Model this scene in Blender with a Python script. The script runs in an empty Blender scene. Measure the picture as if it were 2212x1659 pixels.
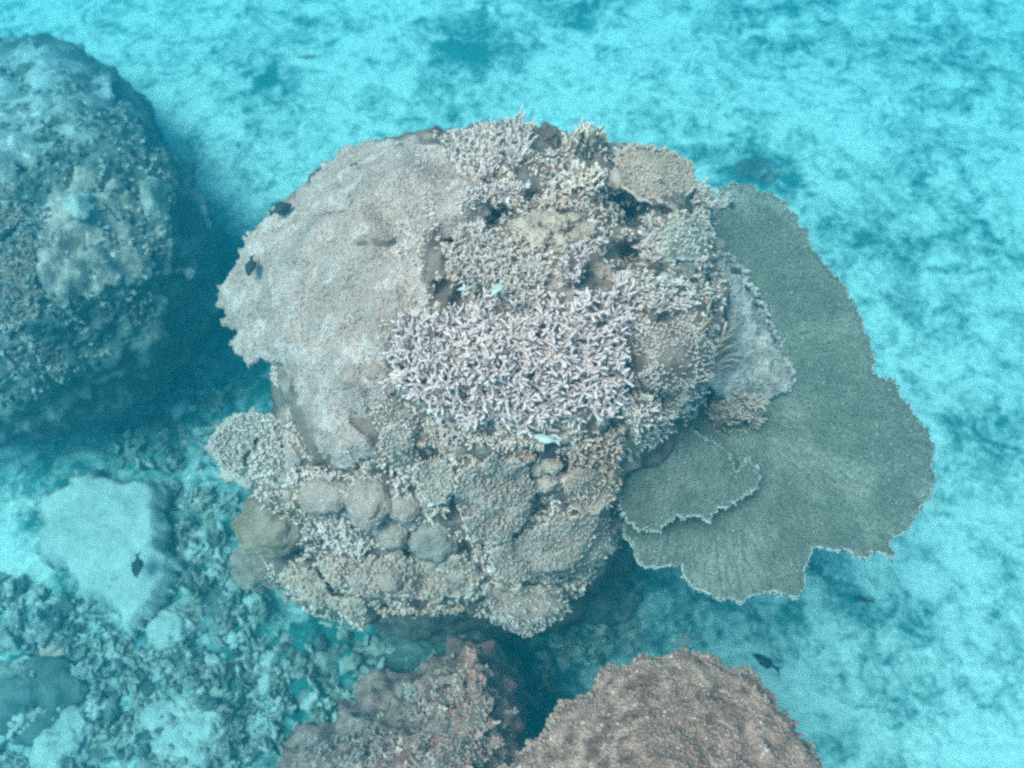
import bpy, bmesh, math, random
import numpy as np
from mathutils import Vector, Matrix, noise
from mathutils.bvhtree import BVHTree
from mathutils.geometry import delaunay_2d_cdt

random.seed(7); rng = np.random.default_rng(7)
scene = bpy.context.scene
C = scene.collection

# ------------------------------------------------------------------ camera
CAM_H = 4.0; PITCH = math.radians(60); HFOV = math.radians(62)
cam_d = bpy.data.cameras.new('camera'); cam = bpy.data.objects.new('camera', cam_d); C.objects.link(cam)
cam.location = (0, 0, CAM_H); cam.rotation_euler = (math.pi/2 - PITCH, 0, 0)
cam_d.sensor_fit = 'HORIZONTAL'; cam_d.angle = HFOV; cam_d.clip_end = 200; cam_d.clip_start = 0.02
cam_d.dof.use_dof = True; cam_d.dof.focus_distance = 2.2; cam_d.dof.aperture_fstop = 2.2
scene.camera = cam

# ------------------------------------------------------------------ world, sun, exposure
SUN_EL, SUN_AZ = math.radians(66), math.radians(-125)     # azimuth from +Y
w = bpy.data.worlds.new('World'); scene.world = w; w.use_nodes = True
nt = w.node_tree; bg = nt.nodes['Background']
sky = nt.nodes.new('ShaderNodeTexSky'); sky.sky_type = 'NISHITA'; sky.sun_disc = False
sky.sun_elevation = SUN_EL; sky.sun_rotation = SUN_AZ; sky.dust_density = 6.0; sky.air_density = 0.7; sky.ozone_density = 0.4
nt.links.new(sky.outputs[0], bg.inputs[0]); bg.inputs[1].default_value = 0.10
sun_d = bpy.data.lights.new('sun', 'SUN'); sun = bpy.data.objects.new('sun', sun_d); C.objects.link(sun)
sun_d.energy = 3.2; sun_d.angle = math.radians(26); sun_d.color = (1.0, 0.87, 0.84)
sv = Vector((math.sin(SUN_AZ)*math.cos(SUN_EL), math.cos(SUN_AZ)*math.cos(SUN_EL), math.sin(SUN_EL)))
sun.rotation_euler = sv.to_track_quat('Z', 'Y').to_euler(); sun.location = (0, 0, 8)
scene.view_settings.view_transform = 'Standard'; scene.view_settings.look = 'None'
scene.view_settings.gamma = 1.0; scene.view_settings.use_curve_mapping = False
scene.view_settings.exposure = 0.9
cy = scene.cycles
cy.use_denoising = False; cy.filter_width = 2.7; cy.max_bounces = 6; cy.diffuse_bounces = 3; cy.volume_bounces = 2; cy.glossy_bounces = 2
cy.transparent_max_bounces = 8; cy.caustics_reflective = False; cy.caustics_refractive = False

# ------------------------------------------------------------------ helpers
TH = math.tan(HFOV/2); CP, SP = math.cos(math.pi/2-PITCH), math.sin(math.pi/2-PITCH)
def ray(x, y):
    nx = (x-1106)/1106*TH; ny = -(y-829.5)/1106*TH
    return Vector((nx, ny*CP + SP, ny*SP - CP))
ORG = Vector((0, 0, CAM_H))
def at(x, y, z):
    d = ray(x, y); return ORG + d*((z-CAM_H)/d.z)
def at_np(x, y, z):
    nx = (x-1106)/1106*TH; ny = -(y-829.5)/1106*TH
    dz = ny*SP - CP; t = (z-CAM_H)/dz
    return np.stack([nx*t, (ny*CP+SP)*t, z+0*x], 1)
def smooth(t): t = np.clip(t, 0, 1); return t*t*(3-2*t)
def fbm(p, s, o=4): return noise.fractal(Vector(p)*s, 1.0, 2.0, o)      # about -1..1

def mesh_np(name, verts, tris=None, quads=None, mat=None, attrs=None, shade=True):
    me = bpy.data.meshes.new(name)
    verts = np.asarray(verts, np.float32)
    me.vertices.add(len(verts)); me.vertices.foreach_set('co', verts.ravel())
    idx = []; starts = []; n = 0
    if tris is not None and len(tris):
        tris = np.asarray(tris, np.int32); idx.append(tris.ravel()); starts.append(np.arange(len(tris))*3); n = len(tris)*3
    if quads is not None and len(quads):
        quads = np.asarray(quads, np.int32); idx.append(quads.ravel()); starts.append(n + np.arange(len(quads))*4)
    idx = np.concatenate(idx); starts = np.concatenate(starts)
    me.loops.add(len(idx)); me.loops.foreach_set('vertex_index', idx.astype(np.int32))
    me.polygons.add(len(starts)); me.polygons.foreach_set('loop_start', starts.astype(np.int32))
    for k, v in (attrs or {}).items():
        a = me.attributes.new(k, 'FLOAT', 'POINT'); a.data.foreach_set('value', np.asarray(v, np.float32))
    me.update(calc_edges=True); me.validate()
    if shade: me.polygons.foreach_set('use_smooth', np.ones(len(me.polygons), bool))
    if mat: me.materials.append(mat)
    return me

def link(name, data, parent=None, loc=(0, 0, 0)):
    o = bpy.data.objects.new(name, data); C.objects.link(o); o.location = loc
    if parent: o.parent = parent
    return o
def tag(o, label=None, cat=None, group=None, kind=None):
    if label: o['label'] = label
    if cat: o['category'] = cat
    if group: o['group'] = group
    if kind: o['kind'] = kind
    return o
def root(name, label, cat, loc, group=None):
    o = link(name, None, None, loc); o.empty_display_size = .05
    return tag(o, label, cat, group)

def inpoly(px, py, poly):
    px = np.asarray(px); py = np.asarray(py); r = np.zeros(px.shape, bool); n = len(poly)
    for i in range(n):
        x0, y0 = poly[i]; x1, y1 = poly[(i+1) % n]
        c = ((y0 > py) != (y1 > py)) & (px < (x1-x0)*(py-y0)/((y1-y0) or 1e-9)+x0)
        r ^= c
    return r
def edge_dist(px, py, poly):
    d = np.full(np.shape(px), 1e9); n = len(poly)
    for i in range(n):
        ax, ay = poly[i]; bx, by = poly[(i+1) % n]
        vx, vy = bx-ax, by-ay; L = vx*vx+vy*vy+1e-9
        t = np.clip(((px-ax)*vx+(py-ay)*vy)/L, 0, 1)
        d = np.minimum(d, np.hypot(px-ax-t*vx, py-ay-t*vy))
    return d
def smooth_poly(poly, step, jag=0., jagscale=.05, seed=0):
    """closed Catmull-Rom through poly, resampled, with a ragged wobble"""
    n = len(poly); pts = []
    P = [np.array(p, float) for p in poly]
    for i in range(n):
        p0, p1, p2, p3 = P[i-1], P[i], P[(i+1) % n], P[(i+2) % n]
        k = max(1, int(np.linalg.norm(p2-p1)/step))
        for j in range(k):
            t = j/k
            q = .5*((2*p1)+(-p0+p2)*t+(2*p0-5*p1+4*p2-p3)*t*t+(-p0+3*p1-3*p2+p3)*t**3)
            pts.append(.5*q+.5*(p1+(p2-p1)*t))
    pts = np.array(pts)
    if jag:
        d = np.roll(pts, -1, 0)-np.roll(pts, 1, 0); nn = np.stack([d[:, 1], -d[:, 0]], 1)
        nn /= np.linalg.norm(nn, axis=1)[:, None]+1e-9
        wob = np.array([noise.fractal(Vector((p[0]*jagscale, p[1]*jagscale, seed*7.3)), .8, 2., 4) for p in pts])
        pts = pts+nn*(wob*jag)[:, None]
    return pts
def rbf(ctrl):
    ctrl = np.array(ctrl, float); X = ctrl[:, :2]/400.; z = ctrl[:, 2]; n = len(X)
    if n == 1: return lambda x, y: np.full(np.shape(x), z[0])
    def phi(r): return r
    A = np.zeros((n+1, n+1)); A[:n, :n] = phi(np.linalg.norm(X[:, None]-X[None], axis=2)); A[:n, n] = 1; A[n, :n] = 1
    cf = np.linalg.solve(A+np.eye(n+1)*1e-9, np.append(z, 0))
    def f(x, y):
        q = np.stack([np.ravel(x), np.ravel(y)], 1)/400.
        return (np.linalg.norm(q[:, None]-X[None], axis=2)@cf[:n]+cf[n]).reshape(np.shape(x))
    return f

# ------------------------------------------------------------------ materials (dry colours; the water tints them)
def pal(c): return None if c is None else (min(.95, c[0]*1.27), c[1]*1.02, c[2]*1.12)      # palette correction
def mat(name, c1, c2, scale=8, tip=None, bump=.4, bscale=60, spot=None, spot_amt=.0, spot_scale=40, rough=.9, patch=None, patch_scale=2.5, patch_lo=.5, radial=None):
    c1, c2, tip, spot, patch = pal(c1), pal(c2), pal(tip), pal(spot), pal(patch)
    m = bpy.data.materials.new(name); m.use_nodes = True; t = m.node_tree; N = t.nodes; L = t.links
    b = N['Principled BSDF']; b.inputs['Roughness'].default_value = rough
    b.inputs['Specular IOR Level'].default_value = .12
    tc = N.new('ShaderNodeNewGeometry')
    def nz(s, det=4, r=.6):
        n = N.new('ShaderNodeTexNoise'); n.inputs['Scale'].default_value = s; n.inputs['Detail'].default_value = det; n.inputs['Roughness'].default_value = r
        L.new(tc.outputs['Position'], n.inputs['Vector']); return n.outputs['Fac']
    def ramp(f, a, bb):
        r = N.new('ShaderNodeMapRange'); r.inputs[1].default_value = a; r.inputs[2].default_value = bb; r.clamp = True; r.interpolation_type = 'SMOOTHSTEP'
        L.new(f, r.inputs[0]); return r.outputs[0]
    def mix(f, a, bb, mode='MIX'):
        x = N.new('ShaderNodeMix'); x.data_type = 'RGBA'; x.blend_type = mode
        if isinstance(f, float): x.inputs[0].default_value = f
        else: L.new(f, x.inputs[0])
        for s, v in ((6, a), (7, bb)):
            if isinstance(v, tuple): x.inputs[s].default_value = (*v, 1)
            else: L.new(v, x.inputs[s])
        return x.outputs[2]
    col = mix(ramp(nz(scale), .32, .68), c1, c2)
    if patch: col = mix(ramp(nz(patch_scale, 5), patch_lo, patch_lo+.14), col, patch)
    if spot:
        col = mix(ramp(nz(spot_scale, 3), .64-spot_amt, .72-spot_amt), col, spot)
    if radial:      # growth streaks that fan out from the colony's foot
        sb = N.new('ShaderNodeVectorMath'); sb.operation = 'SUBTRACT'; L.new(tc.outputs['Position'], sb.inputs[0]); sb.inputs[1].default_value = radial
        sx = N.new('ShaderNodeSeparateXYZ'); L.new(sb.outputs[0], sx.inputs[0])
        an = N.new('ShaderNodeMath'); an.operation = 'ARCTAN2'; L.new(sx.outputs[1], an.inputs[0]); L.new(sx.outputs[0], an.inputs[1])
        ln = N.new('ShaderNodeVectorMath'); ln.operation = 'LENGTH'; L.new(sb.outputs[0], ln.inputs[0])
        cb = N.new('ShaderNodeCombineXYZ'); L.new(an.outputs[0], cb.inputs[0]); L.new(ln.outputs['Value'], cb.inputs[1])
        mp = N.new('ShaderNodeVectorMath'); mp.operation = 'MULTIPLY'; L.new(cb.outputs[0], mp.inputs[0]); mp.inputs[1].default_value = (60, 16, 0)
        nr = N.new('ShaderNodeTexNoise'); nr.inputs['Scale'].default_value = 1.; nr.inputs['Detail'].default_value = 5; L.new(mp.outputs[0], nr.inputs['Vector'])
        col = mix(ramp(nr.outputs['Fac'], .40, .75), col, tuple(x*.9 for x in c1))
    ar = N.new('ShaderNodeAttribute'); ar.attribute_name = 'rnd'
    if tip:
        at_ = N.new('ShaderNodeAttribute'); at_.attribute_name = 'tip'
        col = mix(ramp(at_.outputs['Fac'], .35, 1.), col, tip)
    mr = N.new('ShaderNodeMapRange'); mr.inputs[3].default_value = .72; mr.inputs[4].default_value = 1.15
    L.new(nz(bscale*.6, 3), mr.inputs[0])
    hsv = N.new('ShaderNodeHueSaturation'); L.new(col, hsv.inputs['Color']); L.new(mr.outputs[0], hsv.inputs['Value'])
    L.new(hsv.outputs[0], b.inputs['Base Color'])
    bp = N.new('ShaderNodeBump'); bp.inputs['Strength'].default_value = bump; bp.inputs['Distance'].default_value = .02
    L.new(nz(bscale, 4, .7), bp.inputs['Height']); L.new(bp.outputs[0], b.inputs['Normal'])
    return m

M = {}
M['rock']   = mat('crusted reef rock', (.085,.065,.05), (.22,.17,.13), 11, patch=(.33,.265,.205), patch_scale=7, patch_lo=.54, bump=.9, bscale=35)  # darkened so bare gaps between corals read as shaded crevices
M['darkrock'] = mat('algae covered rock', (.05,.08,.07), (.13,.165,.14), 7, patch=(.27,.28,.225), patch_scale=4.5, patch_lo=.53, bump=1., bscale=30)
M['crust']  = mat('encrusting coral', (.40,.32,.25), (.54,.44,.355), 9, spot=(.61,.52,.435), spot_scale=12, spot_amt=.11, bump=1., bscale=75, patch=(.46,.34,.265), patch_scale=3.2, patch_lo=.54)
M['stag']   = mat('staghorn coral', (.31,.245,.20), (.475,.385,.325), 12, tip=(.66,.56,.49), bump=.3, bscale=120)
M['pinkfuzz'] = mat('pink grey bushy coral', (.29,.24,.19), (.43,.37,.30), 10, tip=(.54,.47,.39), bump=.4, bscale=110)
M['fine']   = mat('pale fine branching coral', (.33,.265,.205), (.47,.39,.31), 9, tip=(.70,.61,.515), bump=.4, bscale=110)
M['cream']  = mat('cream finger coral', (.32,.25,.165), (.43,.345,.245), 14, tip=(.70,.60,.46), bump=.3, bscale=110)
M['beige']  = mat('beige table coral', (.36,.285,.20), (.48,.375,.275), 9, tip=(.62,.51,.40), bump=.5, bscale=110)
M['green']  = mat('pale green knobbed coral', (.28,.26,.20), (.38,.355,.275), 9, tip=(.56,.525,.42), bump=.3, bscale=110)
M['ribs']   = mat('greenish digitate coral', (.27,.225,.165), (.40,.34,.26), 14, tip=(.68,.60,.50), bump=.4, bscale=110)
M['pinkribs'] = mat('pinkish digitate coral', (.26,.21,.16), (.39,.33,.26), 14, tip=(.60,.525,.43), bump=.4, bscale=110)
M['brownf'] = mat('brown finger coral', (.25,.15,.095), (.40,.27,.18), 14, tip=(.60,.45,.33), bump=.4, bscale=110)
M['tan']    = mat('tan coral', (.31,.23,.165), (.44,.34,.255), 10, tip=(.58,.475,.375), bump=.5, bscale=90)
M['lobe']   = mat('beige lobed coral', (.36,.285,.205), (.50,.405,.305), 16, bump=.7, bscale=60, spot=(.30,.22,.14), spot_scale=45, spot_amt=.03)
M['dome']   = mat('pinkish massive coral', (.34,.26,.20), (.47,.37,.29), 14, bump=.9, bscale=80, spot=(.56,.47,.39), spot_scale=36, spot_amt=.02)
M['mustard']= mat('mustard massive coral', (.20,.16,.105), (.34,.275,.19), 14, bump=.9, bscale=80)
M['grey']   = mat('grey massive coral', (.22,.195,.15), (.36,.32,.255), 16, bump=.9, bscale=80)
M['white']  = mat('bleached coral', (.27,.25,.205), (.48,.445,.375), 22, patch=(.20,.175,.14), patch_scale=9, patch_lo=.54, tip=(.62,.575,.50), bump=.4, bscale=90)
M['orange'] = mat('orange branching coral', (.42,.27,.16), (.52,.35,.22), 20, tip=(.58,.45,.33), bump=.2, bscale=110)
M['plate']  = mat('olive table coral', (.18,.205,.15), (.255,.285,.21), 10, radial=tuple(at(1500,800,1.5)), tip=(.80,.80,.69), spot=(.50,.52,.42), spot_scale=38, spot_amt=-.05, bump=.9, bscale=150, patch=(.36,.385,.30), patch_scale=3.0, patch_lo=.48)
M['maroon'] = mat('brown pink foreground coral', (.18,.108,.075), (.49,.34,.25), 24, tip=(.46,.33,.25), patch=(.33,.22,.155), patch_scale=5, spot=(.74,.62,.52), spot_scale=48, spot_amt=.0, bump=1., bscale=60)
M['paleslab'] = mat('pale massive coral', (.32,.38,.32), (.43,.49,.42), 6, bump=.8, bscale=45, spot=(.22,.27,.22), spot_scale=20, spot_amt=.0)
M['rubble'] = mat('pale rubble', (.22,.25,.20), (.40,.43,.36), 11, bump=1., bscale=40, patch=(.12,.15,.115), patch_scale=7, patch_lo=.5)
M['redrock'] = mat('reddish crusted rock', (.27,.12,.09), (.52,.28,.21), 15, tip=(.50,.36,.29), spot=(.56,.45,.38), spot_scale=44, spot_amt=-.01, bump=1., bscale=50)
M['mottled'] = mat('mottled crust', (.22,.22,.17), (.46,.43,.345), 9, spot=(.64,.59,.49), spot_scale=18, spot_amt=.05, bump=1., bscale=40, patch=(.12,.135,.105), patch_scale=6, patch_lo=.54)
M['upper'] = mat('haze-paled crust', (.18,.22,.19), (.40,.45,.40), 7, spot=(.52,.56,.50), spot_scale=12, spot_amt=.05, bump=1., bscale=40)  # pale crust, lightened to suggest the mound's top fading into haze
M['fish_dark'] = mat('dark fish skin', (.018,.022,.026), (.035,.04,.045), 30, bump=.05, rough=.5)
M['fish_pale'] = mat('pale green fish skin', (.33,.40,.33), (.40,.47,.39), 30, bump=.05, rough=.4)
M['eye'] = mat('fish eye', (.01,.01,.01), (.015,.015,.015), 30, bump=0, rough=.2)

# ------------------------------------------------------------------ seabed
def ground_height(x, y):
    return .05*noise.fractal(Vector((x*.9, y*.9, 3.1)), 1., 2., 3)
# dark algal turf, rubble and painted shade under mounds and table, at ground positions: (x, y, radius, strength)
turf_shade_spots = [(1020,95,85,1.),(1250,30,60,.5),(700,60,60,.4),(1640,365,75,1.1),(1960,560,150,.42),(2130,90,170,.40),(1700,60,120,.4),(2080,680,80,.4),
    (520,640,130,1.2),(480,820,150,1.2),(330,930,190,1.3),(470,1000,90,1.),(420,1170,60,.8),(200,1330,60,.8),(60,1120,90,.6),(0,1000,120,1.),
    (560,1330,170,1.2),(760,1450,200,1.3),(1000,1400,180,1.3),(1150,1450,150,1.3),(1250,1380,140,1.),(1130,1580,120,1.2),(350,1450,140,1.),(100,1500,130,1.2),(0,1450,120,1.),(560,1600,140,1.1),
    (1705,1320,22,.9),(1860,1320,60,.5),(1900,1400,60,.4),(2140,980,50,.7),(1480,1330,90,.7),(1420,1290,90,.9),(1800,1240,40,.6),(620,640,60,.4),(600,180,60,.5),(650,230,50,.5),(1500,280,60,.3)]
ts = np.array([(*at(x, y, 0)[:2], r*3.3*.00125, s*(.35 if x < 620 and y > 1000 else .5 if y > 800 else .75)) for x, y, r, s in turf_shade_spots])
def ground():
    xs = np.concatenate([-np.geomspace(60, 4.6, 14)[:-1], np.linspace(-4.5, 4.5, 360), np.geomspace(4.6, 60, 14)[1:]])
    ys = np.concatenate([-np.geomspace(60, 1.3, 14)[:-1], np.linspace(-1.2, 7.2, 340), 7.2+np.geomspace(.1, 60, 14)])
    X, Y = np.meshgrid(xs, ys); P = np.stack([X.ravel(), Y.ravel()], 1)
    tf = np.zeros(len(P))
    for x, y, r, s in ts:
        tf = np.maximum(tf, s*np.exp(-(((P[:, 0]-x)**2+(P[:, 1]-y)**2)/(r*r))))
    Z = np.zeros(len(P)); T = np.zeros(len(P)); rub = np.zeros(len(P))
    for x, y, r in [(420,1200,200),(300,1450,260),(80,1400,220),(620,1480,260),(400,920,140),(900,1480,200)]:
        q = at(x, y, 0); rub = np.maximum(rub, np.exp(-((P[:, 0]-q.x)**2+(P[:, 1]-q.y)**2)/(r*.0033)**2))
    for i, (x, y) in enumerate(P):
        v = Vector((x, y, 0))
        n1 = noise.fractal(v*1.3+Vector((5, 2, 0)), .9, 2., 5); n2 = noise.fractal(v*4.5, .8, 2., 4)
        T[i] = tf[i] + .28*n1 + .20*n2
        Z[i] = ground_height(x, y) + .05*max(0, min(1, T[i]))*(.6+n2)
        if rub[i] > .01: Z[i] += rub[i]*(.07*noise.fractal(v*9, .7, 2., 3)+.05*abs(noise.noise(v*4+Vector((9, 9, 9)))))
    nx, ny = len(xs), len(ys); a = np.arange(nx*ny).reshape(ny, nx)
    q = np.stack([a[:-1, :-1], a[:-1, 1:], a[1:, 1:], a[1:, :-1]], -1).reshape(-1, 4)
    m = bpy.data.materials.new('sand with algal turf'); m.use_nodes = True; t = m.node_tree; N = t.nodes; L = t.links
    b = N['Principled BSDF']; b.inputs['Roughness'].default_value = .95; b.inputs['Specular IOR Level'].default_value = .1
    g = N.new('ShaderNodeNewGeometry'); att = N.new('ShaderNodeAttribute'); att.attribute_name = 'turf'
    def nz(s, d):
        n = N.new('ShaderNodeTexNoise'); n.inputs['Distortion'].default_value = .8; n.inputs['Scale'].default_value = s; n.inputs['Detail'].default_value = d; n.inputs['Roughness'].default_value = .70
        L.new(g.outputs['Position'], n.inputs['Vector']); return n.outputs['Fac']
    def rng_(f, a0, a1, b0=0., b1=1.):
        r = N.new('ShaderNodeMapRange'); r.inputs[1].default_value = a0; r.inputs[2].default_value = a1; r.inputs[3].default_value = b0; r.inputs[4].default_value = b1
        L.new(f, r.inputs[0]); return r.outputs[0]
    def add(a_, b_, op='ADD'):
        r = N.new('ShaderNodeMath'); r.operation = op
        for i, v in enumerate((a_, b_)):
            if isinstance(v, float): r.inputs[i].default_value = v
            else: L.new(v, r.inputs[i])
        return r.outputs[0]
    f = add(add(att.outputs['Fac'], rng_(nz(5, 9), 0, 1, -1.5, 1.5)), rng_(nz(17, 7), 0, 1, -1.0, 1.0))
    f = rng_(f, -.15, .68)
    mx = N.new('ShaderNodeMix'); mx.data_type = 'RGBA'; L.new(f, mx.inputs[0])
    mx.inputs[6].default_value = (.60, .62, .59, 1); mx.inputs[7].default_value = (.035, .155, .155, 1)
    L.new(mx.outputs[2], b.inputs['Base Color'])
    bp = N.new('ShaderNodeBump'); bp.inputs['Strength'].default_value = .7; bp.inputs['Distance'].default_value = .05
    L.new(nz(22, 6), bp.inputs['Height']); L.new(bp.outputs[0], b.inputs['Normal'])
    o = link('seabed', mesh_np('seabed', np.column_stack([P, Z]), None, q, m, {'turf': T}))
    tag(o, 'pale sandy sea bed with dark patches of algae and rubble', 'sea bed', kind='structure')
    return BVHTree.FromPolygons([tuple(v) for v in np.column_stack([P, Z])], q.tolist())
ground_bvh = ground()

# ------------------------------------------------------------------ big rock mounds lofted from level outlines
def loft(rings, nt_=300, nz_=130, amp=.05, seed=0., pits=(), ctr=None):
    """rings: list of (z, [(x, y[, zref]), ...]) from the foot upwards, star shaped about one axis"""
    zs = np.array([r[0] for r in rings]); th = np.linspace(0, 2*np.pi, nt_, endpoint=False)
    XY = [np.array([at(p[0], p[1], p[2] if len(p) > 2 else z)[:2] for p in r]) for z, r in rings]
    c = np.array(ctr) if ctr is not None else XY[-1].mean(0); R = []
    for q in XY:
        a = np.arctan2(q[:, 1]-c[1], q[:, 0]-c[0]); rr = np.hypot(q[:, 0]-c[0], q[:, 1]-c[1])
        o = np.argsort(a); a = a[o]; rr = rr[o]
        v = np.interp(th, np.concatenate([a-2*np.pi, a, a+2*np.pi]), np.tile(rr, 3))
        k = np.hanning(15); k /= k.sum(); v = np.convolve(np.concatenate([v[-7:], v, v[:7]]), k, 'valid'); R.append(v)
    R = np.array(R)
    s = np.linspace(0, len(zs)-1, nz_); i0 = np.clip(s.astype(int), 0, len(zs)-2); f = (s-i0)
    Zr = zs[i0]*(1-f)+zs[i0+1]*f; RR = R[i0]*(1-f)[:, None]+R[i0+1]*f[:, None]
    k = np.hanning(9); k /= k.sum()
    for _ in range(2):
        pad = np.concatenate([RR[:1].repeat(4, 0), RR, RR[-1:].repeat(4, 0)]); RR = sum(k[j]*pad[j:j+nz_] for j in range(9))
    V = [(c[0]+RR[i, j]*math.cos(th[j]), c[1]+RR[i, j]*math.sin(th[j]), Zr[i]) for i in range(nz_) for j in range(nt_)]
    ncap = 30; base = len(V); top = zs[-1]
    for i in range(1, ncap):
        k_ = 1-i/ncap
        for j in range(nt_): V.append((c[0]+RR[-1, j]*k_*math.cos(th[j]), c[1]+RR[-1, j]*k_*math.sin(th[j]), top+.05*(1-k_*k_)))
    V.append((c[0], c[1], top+.05)); V = np.array(V)
    rows = nz_+ncap-1; a = np.arange(rows*nt_).reshape(rows, nt_); b = np.roll(a, -1, 1)
    q = np.stack([a[:-1], b[:-1], b[1:], a[1:]], -1).reshape(-1, 4)
    t = np.stack([a[-1], b[-1], np.full(nt_, rows*nt_)], -1)
    me = mesh_np('tmp', V, t, q); nn = np.zeros(len(V)*3, np.float32); me.vertices.foreach_get('normal', nn); nn = nn.reshape(-1, 3); bpy.data.meshes.remove(me)
    D = np.array([amp*noise.fractal(Vector(v)*3.2+Vector((seed, 0, 0)), .9, 2., 3) + amp*.55*noise.fractal(Vector(v)*13, .8, 2., 4) for v in V])
    V = V+nn*D[:, None]
    if pits:
        bv = BVHTree.FromPolygons(V.tolist(), q.tolist()+t.tolist())
        for px, py, rd, dep in pits:
            h = bv.ray_cast(ORG, ray(px, py))[0]
            if h is None: continue
            d = np.linalg.norm(V-np.array(h), axis=1); w_ = smooth(1-d/(rd*.00125*1.2))
            dr = np.array(ray(px, py).normalized())
            V = V+dr[None]*(dep*w_)[:, None]
    return V, t, q

rings = [
 (-.05, [(520,560,1.2),(640,430,1.6),(900,340,1.7),(1250,330,1.7),(1500,420,1.6),(1620,640,1.3),(1560,900,1.2),(1400,1120,1.),(1150,1260,.9),(900,1260,.9),(680,1200,.9),(560,1000,1.),(520,760,1.1)]),
 (.5, [(560,600,1.5),(660,450,1.7),(900,340,1.8),(1250,330,1.8),(1480,420,1.7),(1560,640,1.5),(1480,900,1.3),(1320,1080,1.1),(1120,1220,1.05),(900,1230,1.05),(700,1170,1.05),(600,960,1.2),(560,760,1.3)]),
 (1.0, [(580,600,1.7),(670,450,1.8),(900,330,1.9),(1250,320,1.9),(1480,400,1.8),(1570,600,1.7),(1520,880,1.5),(1330,1120,1.2),(1200,1250,1.15),(1000,1280,1.15),(800,1280,1.15),(640,1230,1.15),(600,1000,1.3),(600,780,1.5)]),
 (1.28, [(590,620,1.75),(670,450,1.85),(900,320,1.95),(1250,310,1.95),(1490,400,1.85),(1545,600,1.75),(1495,900,1.55),(1345,1140),(1330,1230),(1240,1280),(1140,1335),(1030,1310),(900,1315),(760,1345),(650,1310),(565,1220),(530,1110,1.4),(540,980,1.5),(600,840,1.6)]),
 (1.55, [(570,700,1.7),(590,560,1.8),(680,430,1.88),(900,315,1.97),(1180,300,1.99),(1430,370,1.9),(1535,460,1.85),(1550,620,1.75),(1515,880,1.6),(1340,1080),(1300,1150),(1150,1190),(900,1200),(700,1180),(570,1130),(540,1030),(570,900),(600,800,1.65)]),
 (1.80, [(560,640),(590,500),(660,400),(780,318),(900,298),(1180,296),(1400,345),(1540,440),(1552,560),(1562,700),(1520,860),(1370,960),(1300,1010),(1150,1050),(900,1050),(720,1000),(650,880),(600,740)]),
 (2.0, [(640,560),(690,420),(800,325),(1000,292),(1180,282),(1340,325),(1480,420),(1500,600),(1470,780),(1330,900),(1150,930),(950,910),(800,820),(690,680)]),
 (2.12, [(760,500),(860,380),(1000,320),(1180,300),(1300,360),(1390,480),(1390,650),(1270,780),(1080,800),(900,720),(800,600)]),
 (2.17, [(900,500),(1000,380),(1180,340),(1280,420),(1300,560),(1200,660),(1020,660),(930,600)]),
]
pits = [(1352,470,82,.30),(1362,550,58,.20),(1075,465,56,.18),(1533,610,30,.12),(1545,675,22,.08),(1440,460,30,.1),(1030,640,30,.07),(1290,900,26,.05),(850,1030,30,.06),(920,1250,30,.05),(1120,690,22,.05),(1000,1100,34,.06),(980,560,24,.05),(700,1015,26,.08),(755,1185,30,.09),(885,1195,30,.09),(1010,1185,28,.09),(1165,1095,28,.09),(1225,1010,30,.10),(1330,920,34,.12),(1190,655,26,.08),(955,620,30,.09),(1240,455,24,.08),(640,1190,30,.09),(1100,1285,26,.08),(930,985,28,.09),(1150,980,24,.08),(1010,640,40,.10),(1150,430,30,.09),(985,520,30,.09)]
V, T_, Q = loft(rings, 380, 150, .045, 0., pits)
bo = root('reef_rock', 'broad crusted rock mound in the middle, overgrown by many corals', 'reef rock', tuple(V[:, :2].mean(0))+(0,))
off = np.array(bo.location)
link('rock_core', mesh_np('rock_core', V-off, T_, Q, M['rock']), bo)
BV = [BVHTree.FromPolygons(V.tolist(), Q.tolist()+T_.tolist()), ground_bvh]
def hit(x, y, bvs=None):
    best = None; d = ray(x, y).normalized()
    for b in (bvs or BV):
        h = b.ray_cast(ORG, d)
        if h[0] is not None and (best is None or h[3] < best[2]):
            n = h[1]; best = (h[0], n if n.dot(d) < 0 else -n, h[3])
    return best

# ------------------------------------------------------------------ coral builders
def finger_mesh(name, m, seed, forks=0, sides=6, bend=.25):
    """unit finger: radius 1 at foot, length 1 along Z, slightly bent; forks add side branchlets"""
    r = random.Random(seed); Vs = []; Qs = []; Ts = []; tp = []; rn = r.random(); rns = []
    def tube(p0, p1, r0, r1, bx, by, t0):
        d = Vector(p1)-Vector(p0); base = len(Vs); lev = [0, .35, .7, .92]; rd = [1.1, 1., .9, .55]
        for k, (l, q) in enumerate(zip(lev, rd)):
            c = Vector(p0)+d*l; c.x += bx*math.sin(l*3.1); c.y += by*math.sin(l*3.1); rr = (r0+(r1-r0)*l)*q
            for s in range(sides):
                a = 2*math.pi*s/sides; Vs.append((c.x+rr*math.cos(a), c.y+rr*math.sin(a), c.z)); tp.append(t0+(1-t0)*l); rns.append(rn)
        Vs.append(tuple(p1)); tp.append(1.); rns.append(rn); tipi = len(Vs)-1
        for k in range(3):
            for s in range(sides):
                s2 = (s+1) % sides; Qs.append((base+k*sides+s, base+k*sides+s2, base+(k+1)*sides+s2, base+(k+1)*sides+s))
        for s in range(sides): Ts.append((base+3*sides+s, base+3*sides+(s+1) % sides, tipi))
    a = r.uniform(0, 6.28)
    tube((0, 0, 0), (math.cos(a)*bend, math.sin(a)*bend, 1), 1, .8, bend*math.sin(a)*.5, bend*math.cos(a)*.5, 0)
    return Vs, Qs, Ts, tp, rns
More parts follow.
